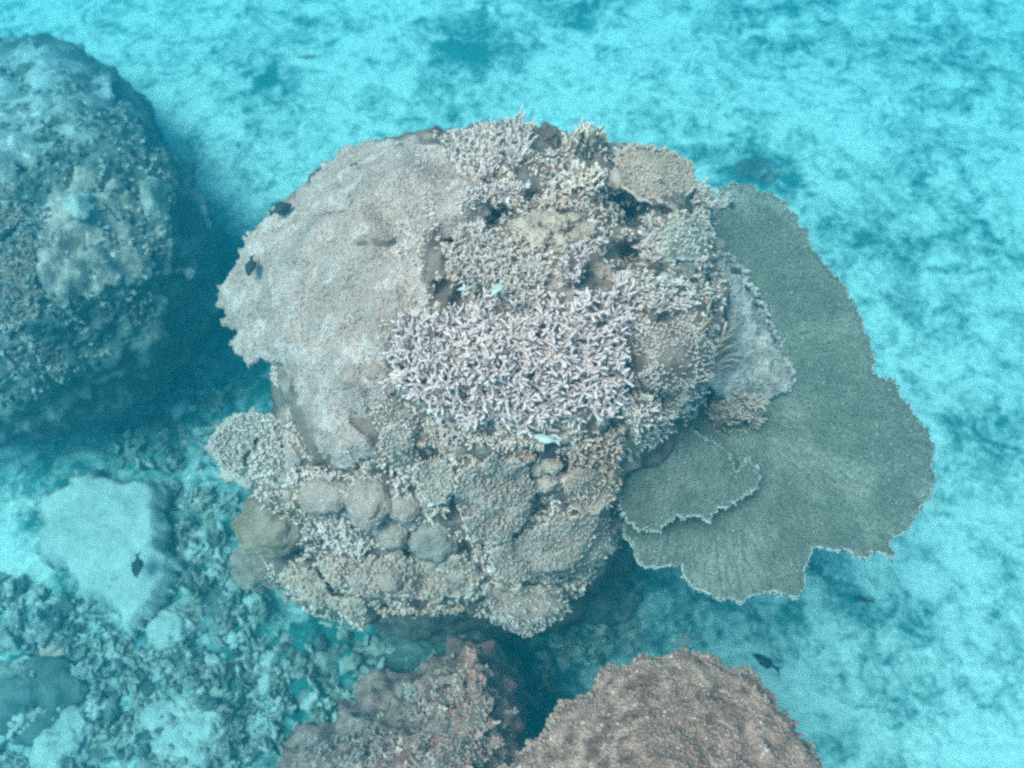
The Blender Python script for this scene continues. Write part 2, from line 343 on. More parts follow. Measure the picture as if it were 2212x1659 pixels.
def frame(d):
    d = d.normalized(); u = d.orthogonal().normalized(); v = d.cross(u); return u, v, d

def tube_chain(pts, rad, sides=6):
    """verts/quads/tris of a tapered tube with a rounded end through pts"""
    Vs = []; Qs = []; Ts = []; n = len(pts); tps = []
    for i, p in enumerate(pts):
        d = pts[min(i+1, n-1)]-pts[max(i-1, 0)]; u, v, _ = frame(d)
        for s in range(sides):
            a = 2*math.pi*s/sides; Vs.append(p+(u*math.cos(a)+v*math.sin(a))*rad[i]); tps.append(i/(n-1)*.9)
    e = pts[-1]+(pts[-1]-pts[-2]).normalized()*rad[-1]*.7; Vs.append(e); tps.append(1.)
    for i in range(n-1):
        for s in range(sides):
            s2 = (s+1) % sides; Qs.append((i*sides+s, i*sides+s2, (i+1)*sides+s2, (i+1)*sides+s))
    for s in range(sides): Ts.append(((n-1)*sides+s, (n-1)*sides+(s+1) % sides, len(Vs)-1))
    return Vs, Qs, Ts, tps
def branch_mesh(name, m, seed, side_n=2, L=1., R=.12, wob=.16, sides=6):
    """one branch, length about L along +Z, with side branchlets; a mesh of its own"""
    r = random.Random(seed); V_, Q_, T__, tp = [], [], [], []
    def addt(pts, rad, t0=0.):
        b = len(V_); v, q, t, tt = tube_chain(pts, rad, sides); V_.extend(v)
        Q_.extend([tuple(i+b for i in f) for f in q]); T__.extend([tuple(i+b for i in f) for f in t]); tp.extend([t0+(1-t0)*x for x in tt])
    pts = [Vector((0, 0, 0))]; d = Vector((0, 0, 1))
    for i in range(4):
        d = (d+Vector((r.gauss(0, wob), r.gauss(0, wob), 0))).normalized(); pts.append(pts[-1]+d*L*.25)
    addt(pts, [R*1.15, R, R*.92, R*.8, R*.5])
    for k in range(side_n):
        i = r.choice([1, 2, 2, 3]); a = r.uniform(0, 6.28); dd = Vector((math.cos(a), math.sin(a), r.uniform(.4, 1.))).normalized()
        l = L*r.uniform(.28, .5); p = pts[i]; dd2 = (dd+Vector((0, 0, .4))).normalized()
        addt([p, p+dd*l*.5, p+dd*l*.5+dd2*l*.5], [R*.85, R*.75, R*.45], .45)
    return mesh_np(name, [tuple(v) for v in V_], T__, Q_, m, {'tip': tp, 'rnd': np.full(len(V_), r.random())})

_cache = {}
def variants(m, kind, n=7, **kw):
    key = (m.name, kind, tuple(sorted(kw.items())))
    if key not in _cache: _cache[key] = [branch_mesh(kind, m, 11*i+len(_cache)*97, **kw) for i in range(n)]
    return _cache[key]

def seeds(poly, sp, jit=.4, seed=0, ragged=10):
    P = np.array(poly, float); x0, y0 = P.min(0); x1, y1 = P.max(0); rr = np.random.default_rng(abs(seed+int(x0)*13+int(y0)))
    gx, gy = np.meshgrid(np.arange(x0-sp, x1+sp, sp), np.arange(y0-sp, y1+sp, sp*.87)); gx = gx+(np.arange(gx.shape[0]) % 2)[:, None]*sp*.5
    g = np.stack([gx.ravel(), gy.ravel()], 1)+rr.normal(0, jit*sp*.5, (gx.size, 2))
    g = g[inpoly(g[:, 0], g[:, 1], poly)]
    return g[edge_dist(g[:, 0], g[:, 1], poly) > ragged*rr.random(len(g))*.5]

def colony(name, label, cat, poly, m, base_m=None, sp=9, L=.04, R=.007, tilt=.5, side_n=1, part='finger', group=None, lift=.012, up=.5, dome=0., wob=.16, zmin=.9, gap=0., bvs=None, lean=(0, 0, 0), add_bv=False):
    """a coral colony grown on the rock: a crust (base) and fingers, the first 300 objects of their own"""
    sp *= .86; L *= .80; R = min(R*.82, .40*sp*.00122)
    g = seeds(poly, sp); hs = []
    cx, cy_ = np.mean(np.array(poly), 0); rad = max(np.ptp(np.array(poly)[:, 0]), np.ptp(np.array(poly)[:, 1]))/2
    for x, y in g:
        h = hit(x, y, bvs)
        if h and h[0].z > zmin: hs.append((x, y, h[0], h[1]))
    if len(hs) < 6: print('colony too small', label, len(hs)); return None
    ctr = sum((h[2] for h in hs), Vector())/len(hs); zb = min(h[2].z for h in hs)
    o = root(name, label, cat, (ctr.x, ctr.y, zb), group); off = o.location.copy()
    # crust through the seed points
    res = delaunay_2d_cdt([Vector((h[0], h[1])) for h in hs], [], [], 0, 1e-5)
    adj = [set() for _ in hs]; fcs = []
    for f in res[2]:
        if len(f) != 3: continue
        f = [res[3][i][0] if res[3][i] else i for i in f]; fcs.append(f)
        for i in range(3):
            a, b = f[i], f[(i+1) % 3]
            if (hs[a][2]-hs[b][2]).length < sp*.00125*6+.03: adj[a].add(b); adj[b].add(a)
    pos = [h[2].copy() for h in hs]; nrm = [h[3].copy() for h in hs]
    for _ in range(8):
        pos = [p if not q else p*.4+sum((pos[j] for j in q), Vector())*(.6/len(q)) for p, q in zip(pos, adj)]
        nrm = [n if not q else (n*.4+sum((nrm[j] for j in q), Vector())*(.6/len(q))).normalized() for n, q in zip(nrm, adj)]
    hs = [(h[0], h[1], p, n) for h, p, n in zip(hs, pos, nrm)]
    tv = []; ed = edge_dist(np.array([h[0] for h in hs]), np.array([h[1] for h in hs]), poly)
    for k, (x, y, p, n) in enumerate(hs):
        q = smooth(min(1, ed[k]/14.)); dm = dome*(1-min(1, ((x-cx)**2+(y-cy_)**2)/rad**2))
        tv.append(p+n*(lift*(1.6*q-.6)+dm*q+.006*noise.noise(p*30)))
    tri = []
    for f in fcs:
        a, b, c = (tv[i] for i in f)
        if max((a-b).length, (b-c).length, (c-a).length) < sp*.00125*6+.03: tri.append(f)
    if tri:
        tn = np.array(tri)
        v = np.array([tuple(p-off) for p in tv])
        link('base', mesh_np('base', v, tn, None, M['rock'] if base_m in (None, m) else base_m, {'tip': np.zeros(len(v)), 'rnd': np.full(len(v), .5)}), o)  # dark rock colour paints the shade between the fingers
        if add_bv: BV.append(BVHTree.FromPolygons([tuple(p) for p in tv], tri))
    var = variants(m, part, side_n=side_n, L=1., R=.17, wob=wob)
    r = random.Random(len(hs)); items = []
    for k, (x, y, p, n) in enumerate(hs):
        if r.random() < gap: continue
        d = (n*(1-up)+Vector((0, 0, up))+Vector(lean)+Vector((r.gauss(0, tilt), r.gauss(0, tilt), r.gauss(0, tilt)*.5))).normalized()
        l = L*r.uniform(.65, 1.25); rr_ = R*r.uniform(.8, 1.2)
        u, v_, w_ = frame(d); an = r.uniform(0, 6.28); u2 = u*math.cos(an)+v_*math.sin(an); v2 = w_.cross(u2)
        sx = rr_/.17
        mt = Matrix((( u2.x*sx, v2.x*sx, w_.x*l, 0), (u2.y*sx, v2.y*sx, w_.y*l, 0), (u2.z*sx, v2.z*sx, w_.z*l, 0), (0, 0, 0, 1)))
        mt.translation = tv[k]-d*.006-off
        items.append((mt, r.choice(var)))
    r.shuffle(items)
    for mt, me in items[:300]:
        b = link(part, me, o); b.matrix_local = mt
    if len(items) > 300:
        Vv, Tt, Qq, tp = [], [], [], []; nb = 0
        for mt, me in items[300:]:
            co = np.empty(len(me.vertices)*3, np.float32); me.vertices.foreach_get('co', co); co = co.reshape(-1, 3)
            A = np.array(mt); Vv.append(co@A[:3, :3].T+A[:3, 3])
            key = me.name
            if key not in _polys:
                _polys[key] = ([p.vertices[:] for p in me.polygons if len(p.vertices) == 3], [p.vertices[:] for p in me.polygons if len(p.vertices) == 4], [a.value for a in me.attributes['tip'].data])
            t3, q4, ti = _polys[key]
            Tt.append(np.array(t3)+nb); Qq.append(np.array(q4)+nb); tp.append(ti); nb += len(co)
        x = link(part+'_cover', mesh_np(part+'_cover', np.concatenate(Vv), np.concatenate(Tt), np.concatenate(Qq), m, {'tip': np.concatenate(tp), 'rnd': np.full(nb, .5)}), o)
        tag(x, kind='stuff')
    return o
_polys = {}

def sheet(name, label, cat, outline, ctrl, th, m, jag=5, jagscale=.05, step=5, grid=9, amp=.006, nscale=14, rim=None, nubs=None, group=None, add_bv=True, edge_drop=.5, curl=0., part='sheet', seed=1, drape=None, nubtip=.30, edge_w=22.):
    """a spreading coral plate: outline in ground projection, height from control points, real thickness, ragged rim"""
    zf = rbf(ctrl); ol = smooth_poly(outline, step, jag, jagscale, seed); n = len(ol)
    P = np.array(ol); x0, y0 = P.min(0); x1, y1 = P.max(0)
    gx, gy = np.meshgrid(np.arange(x0, x1, grid), np.arange(y0, y1, grid*.87)); gx = gx+(np.arange(gx.shape[0]) % 2)[:, None]*grid*.5
    g = np.stack([gx.ravel(), gy.ravel()], 1)+rng.normal(0, grid*.15, (gx.size, 2))
    coarse = ol[::3]; g = g[inpoly(g[:, 0], g[:, 1], ol)]; g = g[edge_dist(g[:, 0], g[:, 1], coarse) > grid*.6]
    allp = np.concatenate([ol, g]); pts = [Vector(p) for p in allp]
    res = delaunay_2d_cdt(pts, [], [list(range(n))], 1, 1e-4)
    p2 = np.array([tuple(v) for v in res[0]]); tri = np.array([f for f in res[2] if len(f) == 3])
    ed = edge_dist(p2[:, 0], p2[:, 1], coarse); z = zf(p2[:, 0], p2[:, 1])
    if drape is not None:
        for i, (x, y) in enumerate(p2):
            h = drape[0].ray_cast(ORG, ray(x, y).normalized())
            if h[0] is not None and h[0].z+drape[1] > z[i]: z[i] = h[0].z+drape[1]
        nb_ = [[] for _ in p2]
        for f in tri:
            for i in range(3): nb_[f[i]].append(f[(i+1) % 3])
        for _ in range(4): z = np.array([.5*z[i]+.5*np.mean(z[q]) if q else z[i] for i, q in enumerate(nb_)])
    top = at_np(p2[:, 0], p2[:, 1], z)
    e = smooth(ed/edge_w)
    top[:, 2] += -min(th, .12)*edge_drop*(1-e) + curl*(1-smooth(ed/60.))
    top[:, 2] += np.array([amp*noise.fractal(Vector(p)*nscale, .9, 2., 4)+amp*2.2*noise.noise(Vector(p)*4) for p in top])
    bot = top.copy(); bot[:, 2] = top[:, 2]-th*(.25+.75*e)
    nv = len(top)
    a, b, c = top[tri[:, 0]], top[tri[:, 1]], top[tri[:, 2]]
    flip = np.cross(b-a, c-a)[:, 2] < 0; tri[flip] = tri[flip][:, ::-1]
    cnt = {}
    for f in tri:
        for i in range(3):
            k = (f[i], f[(i+1) % 3]); cnt[k] = 1
    side = [(j, i, i+nv, j+nv) for (i, j) in cnt if (j, i) not in cnt]
    tip = np.concatenate([1-smooth(ed/(rim or 12.)), np.zeros(nv)]) if rim else np.zeros(2*nv)
    Vv = np.concatenate([top, bot]); Tt = np.concatenate([tri, tri[:, ::-1]+nv])
    cx = Vv.mean(0); o = root(name, label, cat, (cx[0], cx[1], bot[:, 2].min()), group); off = np.array(o.location)
    link(part, mesh_np(part, Vv-off, Tt, np.array(side), m, {'tip': tip, 'rnd': np.full(2*nv, .5)}), o)
    bv = BVHTree.FromPolygons(top.tolist(), tri.tolist())
    if add_bv: BV.append(bv)
    if nubs:      # small upright cups over the whole plate and a fringe of outward points along the rim
        sp, L, R, fr = nubs; r = random.Random(5); Vn, Tn, Qn, tp = [], [], [], []; nb = 0
        def cone(p, d, l, rad, t1):
            nonlocal nb
            u, v, w_ = frame(d)
            for k, (h, q) in enumerate(((0, 1.), (.6, .8), (1., .35))):
                for s in range(4):
                    an = 1.5708*s; Vn.append(p+(u*math.cos(an)+v*math.sin(an))*rad*q+w_*l*h); tp.append(t1*h)
            for k in range(2):
                for s in range(4):
                    s2 = (s+1) % 4; Qn.append((nb+k*4+s, nb+k*4+s2, nb+k*4+4+s2, nb+k*4+4+s))
            Qn.append((nb+8, nb+9, nb+10, nb+11)); nb += 12
        for x, y in seeds([tuple(p) for p in coarse], sp, .8, ragged=4):
            h = bv.ray_cast(ORG, ray(x, y).normalized())
            if h[0] is None: continue
            k = r.random()
            cone(h[0]-Vector(off)-Vector((0, 0, .002)), Vector((r.gauss(0, .25), r.gauss(0, .25), 1)), L*r.uniform(.5, 1.4), R*r.uniform(.7, 1.3), nubtip if k > .04 else .9)
        if fr:
            tops = at_np(ol[:, 0], ol[:, 1], zf(ol[:, 0], ol[:, 1])-th*edge_drop+curl)
            for i in range(n):
                t = tops[(i+1) % n]-tops[i-1]; nrm = Vector((t[1], -t[0], 0)); 
                if nrm.length < 1e-6: continue
                nrm.normalize()
                if inpoly(np.array([ol[i, 0]+4*nrm.x]), np.array([ol[i, 1]-4*nrm.y]), ol)[0]: nrm = -nrm
                for q in range(2):
                    j = Vector((r.gauss(0, .004), r.gauss(0, .004), r.gauss(0, .002)))
                    cone(Vector(tops[i])-Vector(off)+j-nrm*.008-Vector((0, 0, .003)), nrm+Vector((r.gauss(0, .35), r.gauss(0, .35), .35)), fr*r.uniform(.5, 1.3), R*1.5, 1.)
        x = link('cup_cover', mesh_np('cup_cover', [tuple(v) for v in Vn], None, Qn, m, {'tip': tp, 'rnd': np.full(nb, .5)}), o); tag(x, kind='stuff')
    return o

_ico = {}
def ico(sub):
    if sub not in _ico:
        bm = bmesh.new(); bmesh.ops.create_icosphere(bm, subdivisions=sub, radius=1); bm.verts.ensure_lookup_table()
        _ico[sub] = (np.array([v.co[:] for v in bm.verts]), np.array([[v.index for v in f.verts] for f in bm.faces])); bm.free()
    return _ico[sub]
def lump_mesh(name, m, rx, ry, rz, amp=.12, ns=1.6, seed=0., sub=4, fine=.03):
    v, t = ico(sub)
    k = np.array([1+amp*noise.fractal(Vector(p)*ns+Vector((seed*3.7, seed, 0)), .9, 2., 3)+fine*noise.fractal(Vector(p)*7+Vector((0, seed, 0)), .9, 2., 3) for p in v])
    w_ = v*k[:, None]*np.array([rx, ry, rz]); return mesh_np(name, w_, t, None, m, {'tip': np.zeros(len(v)), 'rnd': np.full(len(v), .5)})
PX = .00122
def lump(name, label, cat, x, y, rx, ry, m, hr=.75, sink=.35, amp=.12, ns=1.6, seed=0., group=None, lobes=None, z=None, fine=.06, sub=5, part='mound'):
    h = hit(x, y) if z is None else (at(x, y, z), Vector((0, 0, 1)), 0)
    s = (h[0]-ORG).length/2.2*PX; p = h[0]
    rz = (rx+ry)/2*s*hr
    o = root(name, label, cat, (p.x, p.y, p.z-rz*sink), group)
    if lobes is None:
        link(part, lump_mesh(part, m, rx*s, ry*s*1.05, rz, amp*1.3, ns*1.2, seed+x*.01, sub if rx > 20 else 4, fine*.6), o, (0, 0, rz*.05))
    else:
        for k, (dx, dy, f, q) in enumerate(lobes):
            hh = hit(x+dx, y+dy) if z is None else (at(x+dx, y+dy, z),)
            lp = hh[0]-Vector(o.location)
            b = link('lobe', lump_mesh('lobe', m, rx*s*f, ry*s*f, rz*f*q, amp*1.2, ns*1.2, seed+k*1.7+x*.01, 4, fine*1.3), o, lp-Vector((0, 0, rz*f*.1)))
    return o

# ------------------------------------------------------------------ second mound at the left edge
rings_l = [
 (-.05, [(-330,420),(-150,150),(100,110),(230,170),(320,280),(390,400),(430,500),(445,590),(420,690),(340,800),(220,880),(80,930),(-100,960),(-300,800)]),
 (.4, [(-320,400),(-150,120),(100,60),(230,140),(330,260),(400,380),(450,480),(470,570),(455,670),(380,790),(250,880),(100,940),(-100,980),(-300,800)]),
 (.8, [(-300,450),(-100,230),(100,180),(240,220),(330,330),(390,440),(410,550),(380,650),(280,760),(120,830),(-100,850),(-280,700)]),
 (1.05, [(-200,500),(0,330),(150,290),(270,350),(330,450),(320,560),(220,640),(60,690),(-150,680)]),
 (1.15, [(-80,520),(60,400),(180,400),(230,480),(180,560),(30,600)])]
VL, TL, QL = loft(rings_l, 320, 120, .085, 5.)
lo = root('reef_rock', 'dark rounded rock mound at the left edge of the picture', 'reef rock', tuple(VL[:, :2].mean(0))+(0,))
link('rock_core', mesh_np('rock_core', VL-np.array(lo.location), TL, QL, M['darkrock']), lo)
bvL = BVHTree.FromPolygons(VL.tolist(), QL.tolist()+TL.tolist()); BV.append(bvL)

# ------------------------------------------------------------------ foreground mounds at the bottom edge
rings_f = [
 (-.05, [(1180,1700,1.),(1300,1540,1.),(1450,1500,1.),(1600,1520,1.),(1690,1640,1.),(1760,1800,1.),(1450,2000,1.),(1150,1850,1.)]),
 (.9, [(1180,1700,1.2),(1290,1540,1.2),(1450,1490,1.2),(1600,1510,1.2),(1690,1640,1.2),(1760,1800,1.2),(1450,2000,1.2),(1130,1850,1.2)]),
 (1.55, [(1200,1690),(1300,1530),(1450,1480),(1580,1500),(1680,1620),(1750,1800),(1450,2050),(1130,1850)]),
 (1.85, [(1250,1700),(1330,1570),(1450,1520),(1560,1560),(1640,1680),(1650,1850),(1450,2000),(1230,1850)])]
VF, TF, QF = loft(rings_f, 160, 60, .04, 9.)
fo = root('reef_rock', 'shadowed rock under the brown-pink coral at the bottom edge', 'reef rock', tuple(VF[:, :2].mean(0))+(0,))
link('rock_core', mesh_np('rock_core', VF-np.array(fo.location), TF, QF, M['rock']), fo)
rings_b = [
 (-.05, [(480,1720),(600,1600),(720,1530),(850,1480),(1000,1400),(1100,1440),(1140,1560),(1120,1720),(900,1900),(600,1880)]),
 (.30, [(560,1720),(680,1630),(780,1570),(860,1530),(960,1450),(1020,1400),(1090,1450),(1110,1560),(1090,1720),(900,1880),(650,1840)]),
 (.75, [(790,1720),(830,1640),(880,1570),(940,1500),(990,1425),(1020,1405),(1065,1440),(1100,1500),(1092,1580),(1060,1700),(930,1850),(830,1820)]),
 (1.15, [(850,1700),(890,1620),(930,1550),(985,1460),(1015,1412),(1050,1450),(1085,1500),(1075,1570),(1040,1680),(930,1800)]),
 (1.35, [(920,1690),(960,1590),(1000,1500),(1025,1450),(1055,1500),(1050,1580),(1010,1670)])]
VB, TB, QB = loft(rings_b, 260, 90, .09, 13.)
ro = root('reef_rock', 'reddish-brown rock rising to a blunt peak at the bottom edge', 'reef rock', tuple(VB[:, :2].mean(0))+(0,))
link('rock_core', mesh_np('rock_core', VB-np.array(ro.location), TB, QB, M['redrock']), ro)
bvB = BVHTree.FromPolygons(VB.tolist(), QB.tolist()+TB.tolist()); BV.append(bvB)

# ------------------------------------------------------------------ spreading corals
crust_out = [(460,605),(478,585),(500,540),(540,470),(590,425),(640,390),(690,340),(735,308),(790,288),(850,276),(895,276),(940,292),(1010,300),(1050,340),(1060,400),(1045,452),(1000,480),(950,500),(925,540),(930,600),(945,640),(900,700),(850,740),(835,779),(846,819),(824,846),(797,852),(812,869),(794,886),(762,906),(780,912),(804,926),(812,952),(797,976),(774,979),(754,992),(732,1000),(716,984),(672,952),(650,899),(622,842),(606,778),(590,758),(575,765),(550,770),(530,786),(515,760),(490,725),(500,700),(474,680),(484,655),(465,640)]
sheet('encrusting_coral', 'broad pale beige encrusting coral sheet covering the upper left of the middle mound', 'coral', crust_out,
  [(900,430,2.15),(760,500,2.08),(640,520,1.98),(540,600,1.86),(470,640,1.76),(560,740,1.80),(700,700,2.02),(850,680,2.09),(700,345,1.97),(890,285,2.0),(1000,320,2.08),(1000,450,2.16),(640,850,1.84),(700,960,1.72),(790,950,1.72),(820,820,1.92),(730,880,1.83),(520,530,1.88)],
  .05, M['crust'], jag=13, jagscale=.06, step=3.5, grid=5.5, amp=.007, nscale=22, rim=None, nubs=(7.5, .006, .005, 0), drape=(BV[0], .032), edge_drop=.9)
sheet('table_coral', 'large olive-grey table coral spreading out on the right of the middle mound', 'coral',
  [(1560,402),(1600,393),(1650,410),(1700,440),(1740,490),(1760,540),(1800,590),(1840,640),(1860,690),(1880,730),(1895,770),(1886,800),(1930,830),(1970,880),(2000,930),(2015,970),(2020,1010),(2010,1070),(1985,1110),(1960,1140),(1928,1165),(1928,1207),(1890,1193),(1870,1210),(1820,1190),(1760,1180),(1748,1200),(1742,1240),(1722,1292),(1650,1278),(1600,1298),(1550,1297),(1500,1272),(1475,1238),(1470,1215),(1430,1227),(1390,1217),(1360,1180),(1345,1145),(1400,1000),(1450,900),(1490,800),(1510,650),(1530,500)],
  [(1600,395,1.60),(1740,490,1.60),(1895,770,1.57),(2018,1000,1.50),(1925,1200,1.44),(1700,1290,1.40),(1550,1290,1.40),(1360,1170,1.42),(1620,700,1.58),(1500,600,1.58),(1700,900,1.49),(1750,1100,1.44),(1480,900,1.48),(1560,1150,1.42)],
  .022, M['plate'], jag=9, jagscale=.035, step=3.5, grid=8, amp=.006, nscale=9, rim=9, nubs=(6.5, .009, .0038, .007), edge_drop=.1, nubtip=.5)
bvPlate = BV[-1]
sheet('table_coral', 'small olive-grey table coral with a pale scalloped rim above the large one', 'coral',
  [(1340,1060),(1343,1110),(1375,1142),(1420,1146),(1450,1120),(1490,1112),(1530,1127),(1545,1100),(1580,1092),(1610,1070),(1636,1050),(1640,1015),(1612,988),(1592,1012),(1570,972),(1540,955),(1480,920),(1420,940),(1355,1000)],
  [(1345,1100,1.58),(1420,1140,1.54),(1530,1120,1.53),(1636,1030,1.55),(1540,960,1.60),(1480,920,1.62),(1355,1000,1.62)],
  .02, M['plate'], jag=9, jagscale=.06, step=3, grid=7, amp=.004, nscale=10, rim=10, nubs=(6, .009, .0038, .008), edge_drop=.1, seed=4, nubtip=.5)
sheet('encrusting_coral', 'whitish rubbly crust between the middle mound and the large table coral', 'coral',
  [(1500,545),(1560,550),(1610,590),(1645,660),(1690,740),(1722,800),(1700,835),(1650,850),(1590,850),(1540,820),(1500,760),(1490,650)],
  [(1560,560,1.70),(1500,560,1.82),(1640,660,1.66),(1722,810,1.56),(1600,850,1.62),(1540,700,1.78),(1500,760,1.84),(1600,720,1.70),(1670,740,1.61)],
  .07, M['white'], jag=12, jagscale=.05, step=4, grid=6, amp=.020, nscale=24, nubs=(8, .014, .005, .012), seed=6)
sheet('plate_coral', 'broad brown-pink coral with a jagged upper edge at the bottom edge', 'coral',
  [(1085,1665),(1160,1590),(1200,1535),(1215,1508),(1262,1498),(1285,1480),(1290,1455),(1312,1440),(1360,1432),(1400,1415),(1440,1418),(1480,1403),(1520,1412),(1560,1428),(1620,1440),(1650,1475),(1672,1505),(1720,1580),(1760,1625),(1800,1680),(1850,1800),(1000,1800)],
  [(1450,1660,2.10),(1480,1420,1.86),(1120,1640,1.84),(1300,1460,1.86),(1700,1560,1.88),(1450,1800,2.15),(1790,1660,1.86),(1850,1800,1.85),(1000,1800,1.8)],
  .06, M['maroon'], jag=13, jagscale=.035, step=4, grid=7, amp=.014, nscale=22, nubs=(8, .007, .0055, .007), seed=8)

# ------------------------------------------------------------------ colonies on the middle mound, back to front
def plate_on(name, label, poly, m, nub, seed, th=.035, amp=.015, off=.03, rim=8):
    return sheet(name, label, 'coral', poly, [(poly[0][0], poly[0][1], 1.0)], th, m, jag=9, jagscale=.06, step=3.5, grid=5.5, amp=amp, nscale=26, rim=rim, nubs=nub, edge_drop=.2, curl=.012, drape=(BV[0], off), seed=seed, nubtip=.75)
def E(x, y, rx, ry, n=14, ph=0.):
    return [(x+rx*math.cos(2*math.pi*i/n+ph)*(1+.12*math.sin(i*2.7+x)), y+ry*math.sin(2*math.pi*i/n+ph)*(1+.12*math.cos(i*1.9+y))) for i in range(n)]
CO = 'branching corals growing on the middle mound'
colony('branching_coral', 'pale fine branching coral along the back edge beside the beige crust', 'coral', [(968,290),(1010,282),(1080,268),(1095,320),(1085,380),(1050,410),(1000,402),(955,350)], M['fine'], M['beige'], sp=8, L=.045, R=.0065, side_n=2, tilt=.45, group=CO)
colony('branching_coral', 'taller grey branching tuft breaking the skyline at the top of the mound', 'coral', [(1085,258),(1140,256),(1150,290),(1150,360),(1110,390),(1085,340)], M['fine'], M['rock'], sp=8, L=.07, R=.0075, side_n=2, tilt=.4, group=CO)
lump('rock', 'brown-grey rock knob on the skyline at the top of the mound', 'rock', 1180, 292, 28, 22, M['rock'], hr=1.1, amp=.25)
colony('finger_coral', 'cream-tipped finger coral, the brightest cluster near the top of the mound', 'coral', E(1262,328,60,28), M['cream'], M['rock'], sp=9.5, L=.055, R=.0085, side_n=1, tilt=.3, lift=.02, dome=.05)
colony('finger_coral', 'sparse white-tipped fingers over dark rock below the cream cluster', 'coral', E(1255,398,64,40), M['cream'], M['rock'], sp=14, L=.05, R=.0075, side_n=2, tilt=.5, group=CO)
sheet('table_coral', 'beige-grey rounded table coral at the upper right of the mound', 'coral', [(1335,325),(1380,312),(1440,325),(1490,350),(1500,395),(1478,425),(1440,432),(1400,428),(1350,405),(1325,365)],
  [(1335,330,2.06),(1440,325,2.02),(1495,380,1.97),(1470,425,1.97),(1400,428,2.03),(1330,380,2.08),(1410,370,2.08)], .04, M['beige'], jag=7, jagscale=.06, step=3, grid=5, amp=.008, nscale=30, rim=9, nubs=(6, .012, .0048, .012), edge_drop=.3, drape=(BV[0], .02), seed=3)
colony('finger_coral', 'grey finger coral ridge reaching right above the knobbed green table', 'coral', [(1490,380),(1540,395),(1585,440),(1580,465),(1540,470),(1500,450),(1485,420)], M['ribs'], M['grey'], sp=8, L=.05, R=.0065, side_n=1, tilt=.35, lean=(.6, 0, 0), group=CO)
lump('rock', 'small brown rock right of the cream finger coral', 'rock', 1332, 385, 16, 26, M['tan'], hr=.8)
colony('branching_coral', 'mixed grey-beige branching coral on the ledge above the dark hollow', 'coral', [(1000,405),(1040,405),(1110,385),(1150,400),(1150,425),(1100,430),(1060,440),(1010,462),(975,445)], M['fine'], M['crust'], sp=7.5, L=.03, R=.006, side_n=1, tilt=.5, group=CO)
lump('lobed_coral', 'beige lobed coral of rounded folds above the dark central hollow', 'coral', 1195, 500, 50, 36, M['lobe'], hr=.9, amp=.34, ns=2.6, fine=.20,
     lobes=[(-60,-8,.62,1),(-30,-26,.55,1),(5,-12,.7,1.1),(40,-22,.5,1),(52,18,.62,1),(10,26,.6,1),(-30,16,.6,1),(74,-2,.42,1)])
colony('finger_coral', 'brown-tan stubby coral band just above the beige lobed coral', 'coral', [(1120,430),(1200,430),(1290,440),(1300,462),(1230,470),(1150,455)], M['tan'], M['rock'], sp=9, L=.03, R=.007, side_n=2, tilt=.5, group=CO)
sheet('knobbed_coral', 'round pale green coral studded with knobs in radiating rows', 'coral', E(1477,505,60,51), [(1430,470,1.97),(1477,455,1.95),(1535,500,1.88),(1480,555,1.84),(1420,530,1.92),(1477,505,1.95)], .05, M['green'],
  jag=5, jagscale=.08, step=3, grid=6, amp=.006, nscale=20, rim=7, drape=(BV[0], .03), nubs=(7.2, .016, .0046, .014), edge_drop=.5, seed=17, nubtip=.9)
lump('ball_coral', 'small orange-brown ball beside the round green knobbed coral', 'coral', 1552, 527, 16, 17, M['tan'], hr=.9, amp=.08)
colony('branching_coral', 'purple-grey rubbly branches left of the round green knobbed coral', 'coral', [(1385,480),(1415,460),(1425,520),(1440,560),(1420,590),(1385,575),(1375,530)], M['pinkfuzz'], M['rock'], sp=9, L=.04, R=.007, side_n=2, tilt=.6, group=CO)
colony('branching_coral', 'mixed brown and white branches left of the central dark hollow', 'coral', [(962,515),(1000,480),(1050,490),(1100,530),(1120,560),(1190,575),(1190,620),(1110,650),(1010,618),(950,585)], M['pinkribs'], M['rock'], sp=9, L=.045, R=.0065, side_n=2, tilt=.55, gap=.15, group=CO)
colony('cauliflower_coral', 'pinkish-white compact branching cluster behind the staghorn thicket', 'coral', E(1232,590,36,40), M['stag'], M['stag'], sp=8, L=.045, R=.008, side_n=2, tilt=.3, lift=.03, dome=.04)
lump('rock', 'tan pointed rock right of the pinkish-white compact cluster', 'rock', 1297, 590, 30, 20, M['tan'], hr=.9, amp=.3)
colony('branching_coral', 'pale grey-green branches right of the staghorn thicket', 'coral', [(1300,610),(1380,590),(1450,600),(1500,620),(1510,680),(1450,690),(1390,680),(1340,660)], M['ribs'], M['rubble'], sp=9, L=.045, R=.007, side_n=2, tilt=.55, group=CO)
lump('lobed_coral', 'small pale lump among the grey-green branches right of the thicket', 'coral', 1433, 600, 13, 15, M['white'], hr=.9, amp=.2, fine=.08)
lump('lobed_coral', 'grey rounded lump below the round green knobbed coral', 'coral', 1475, 580, 26, 20, M['grey'], hr=.6, amp=.2, fine=.08)

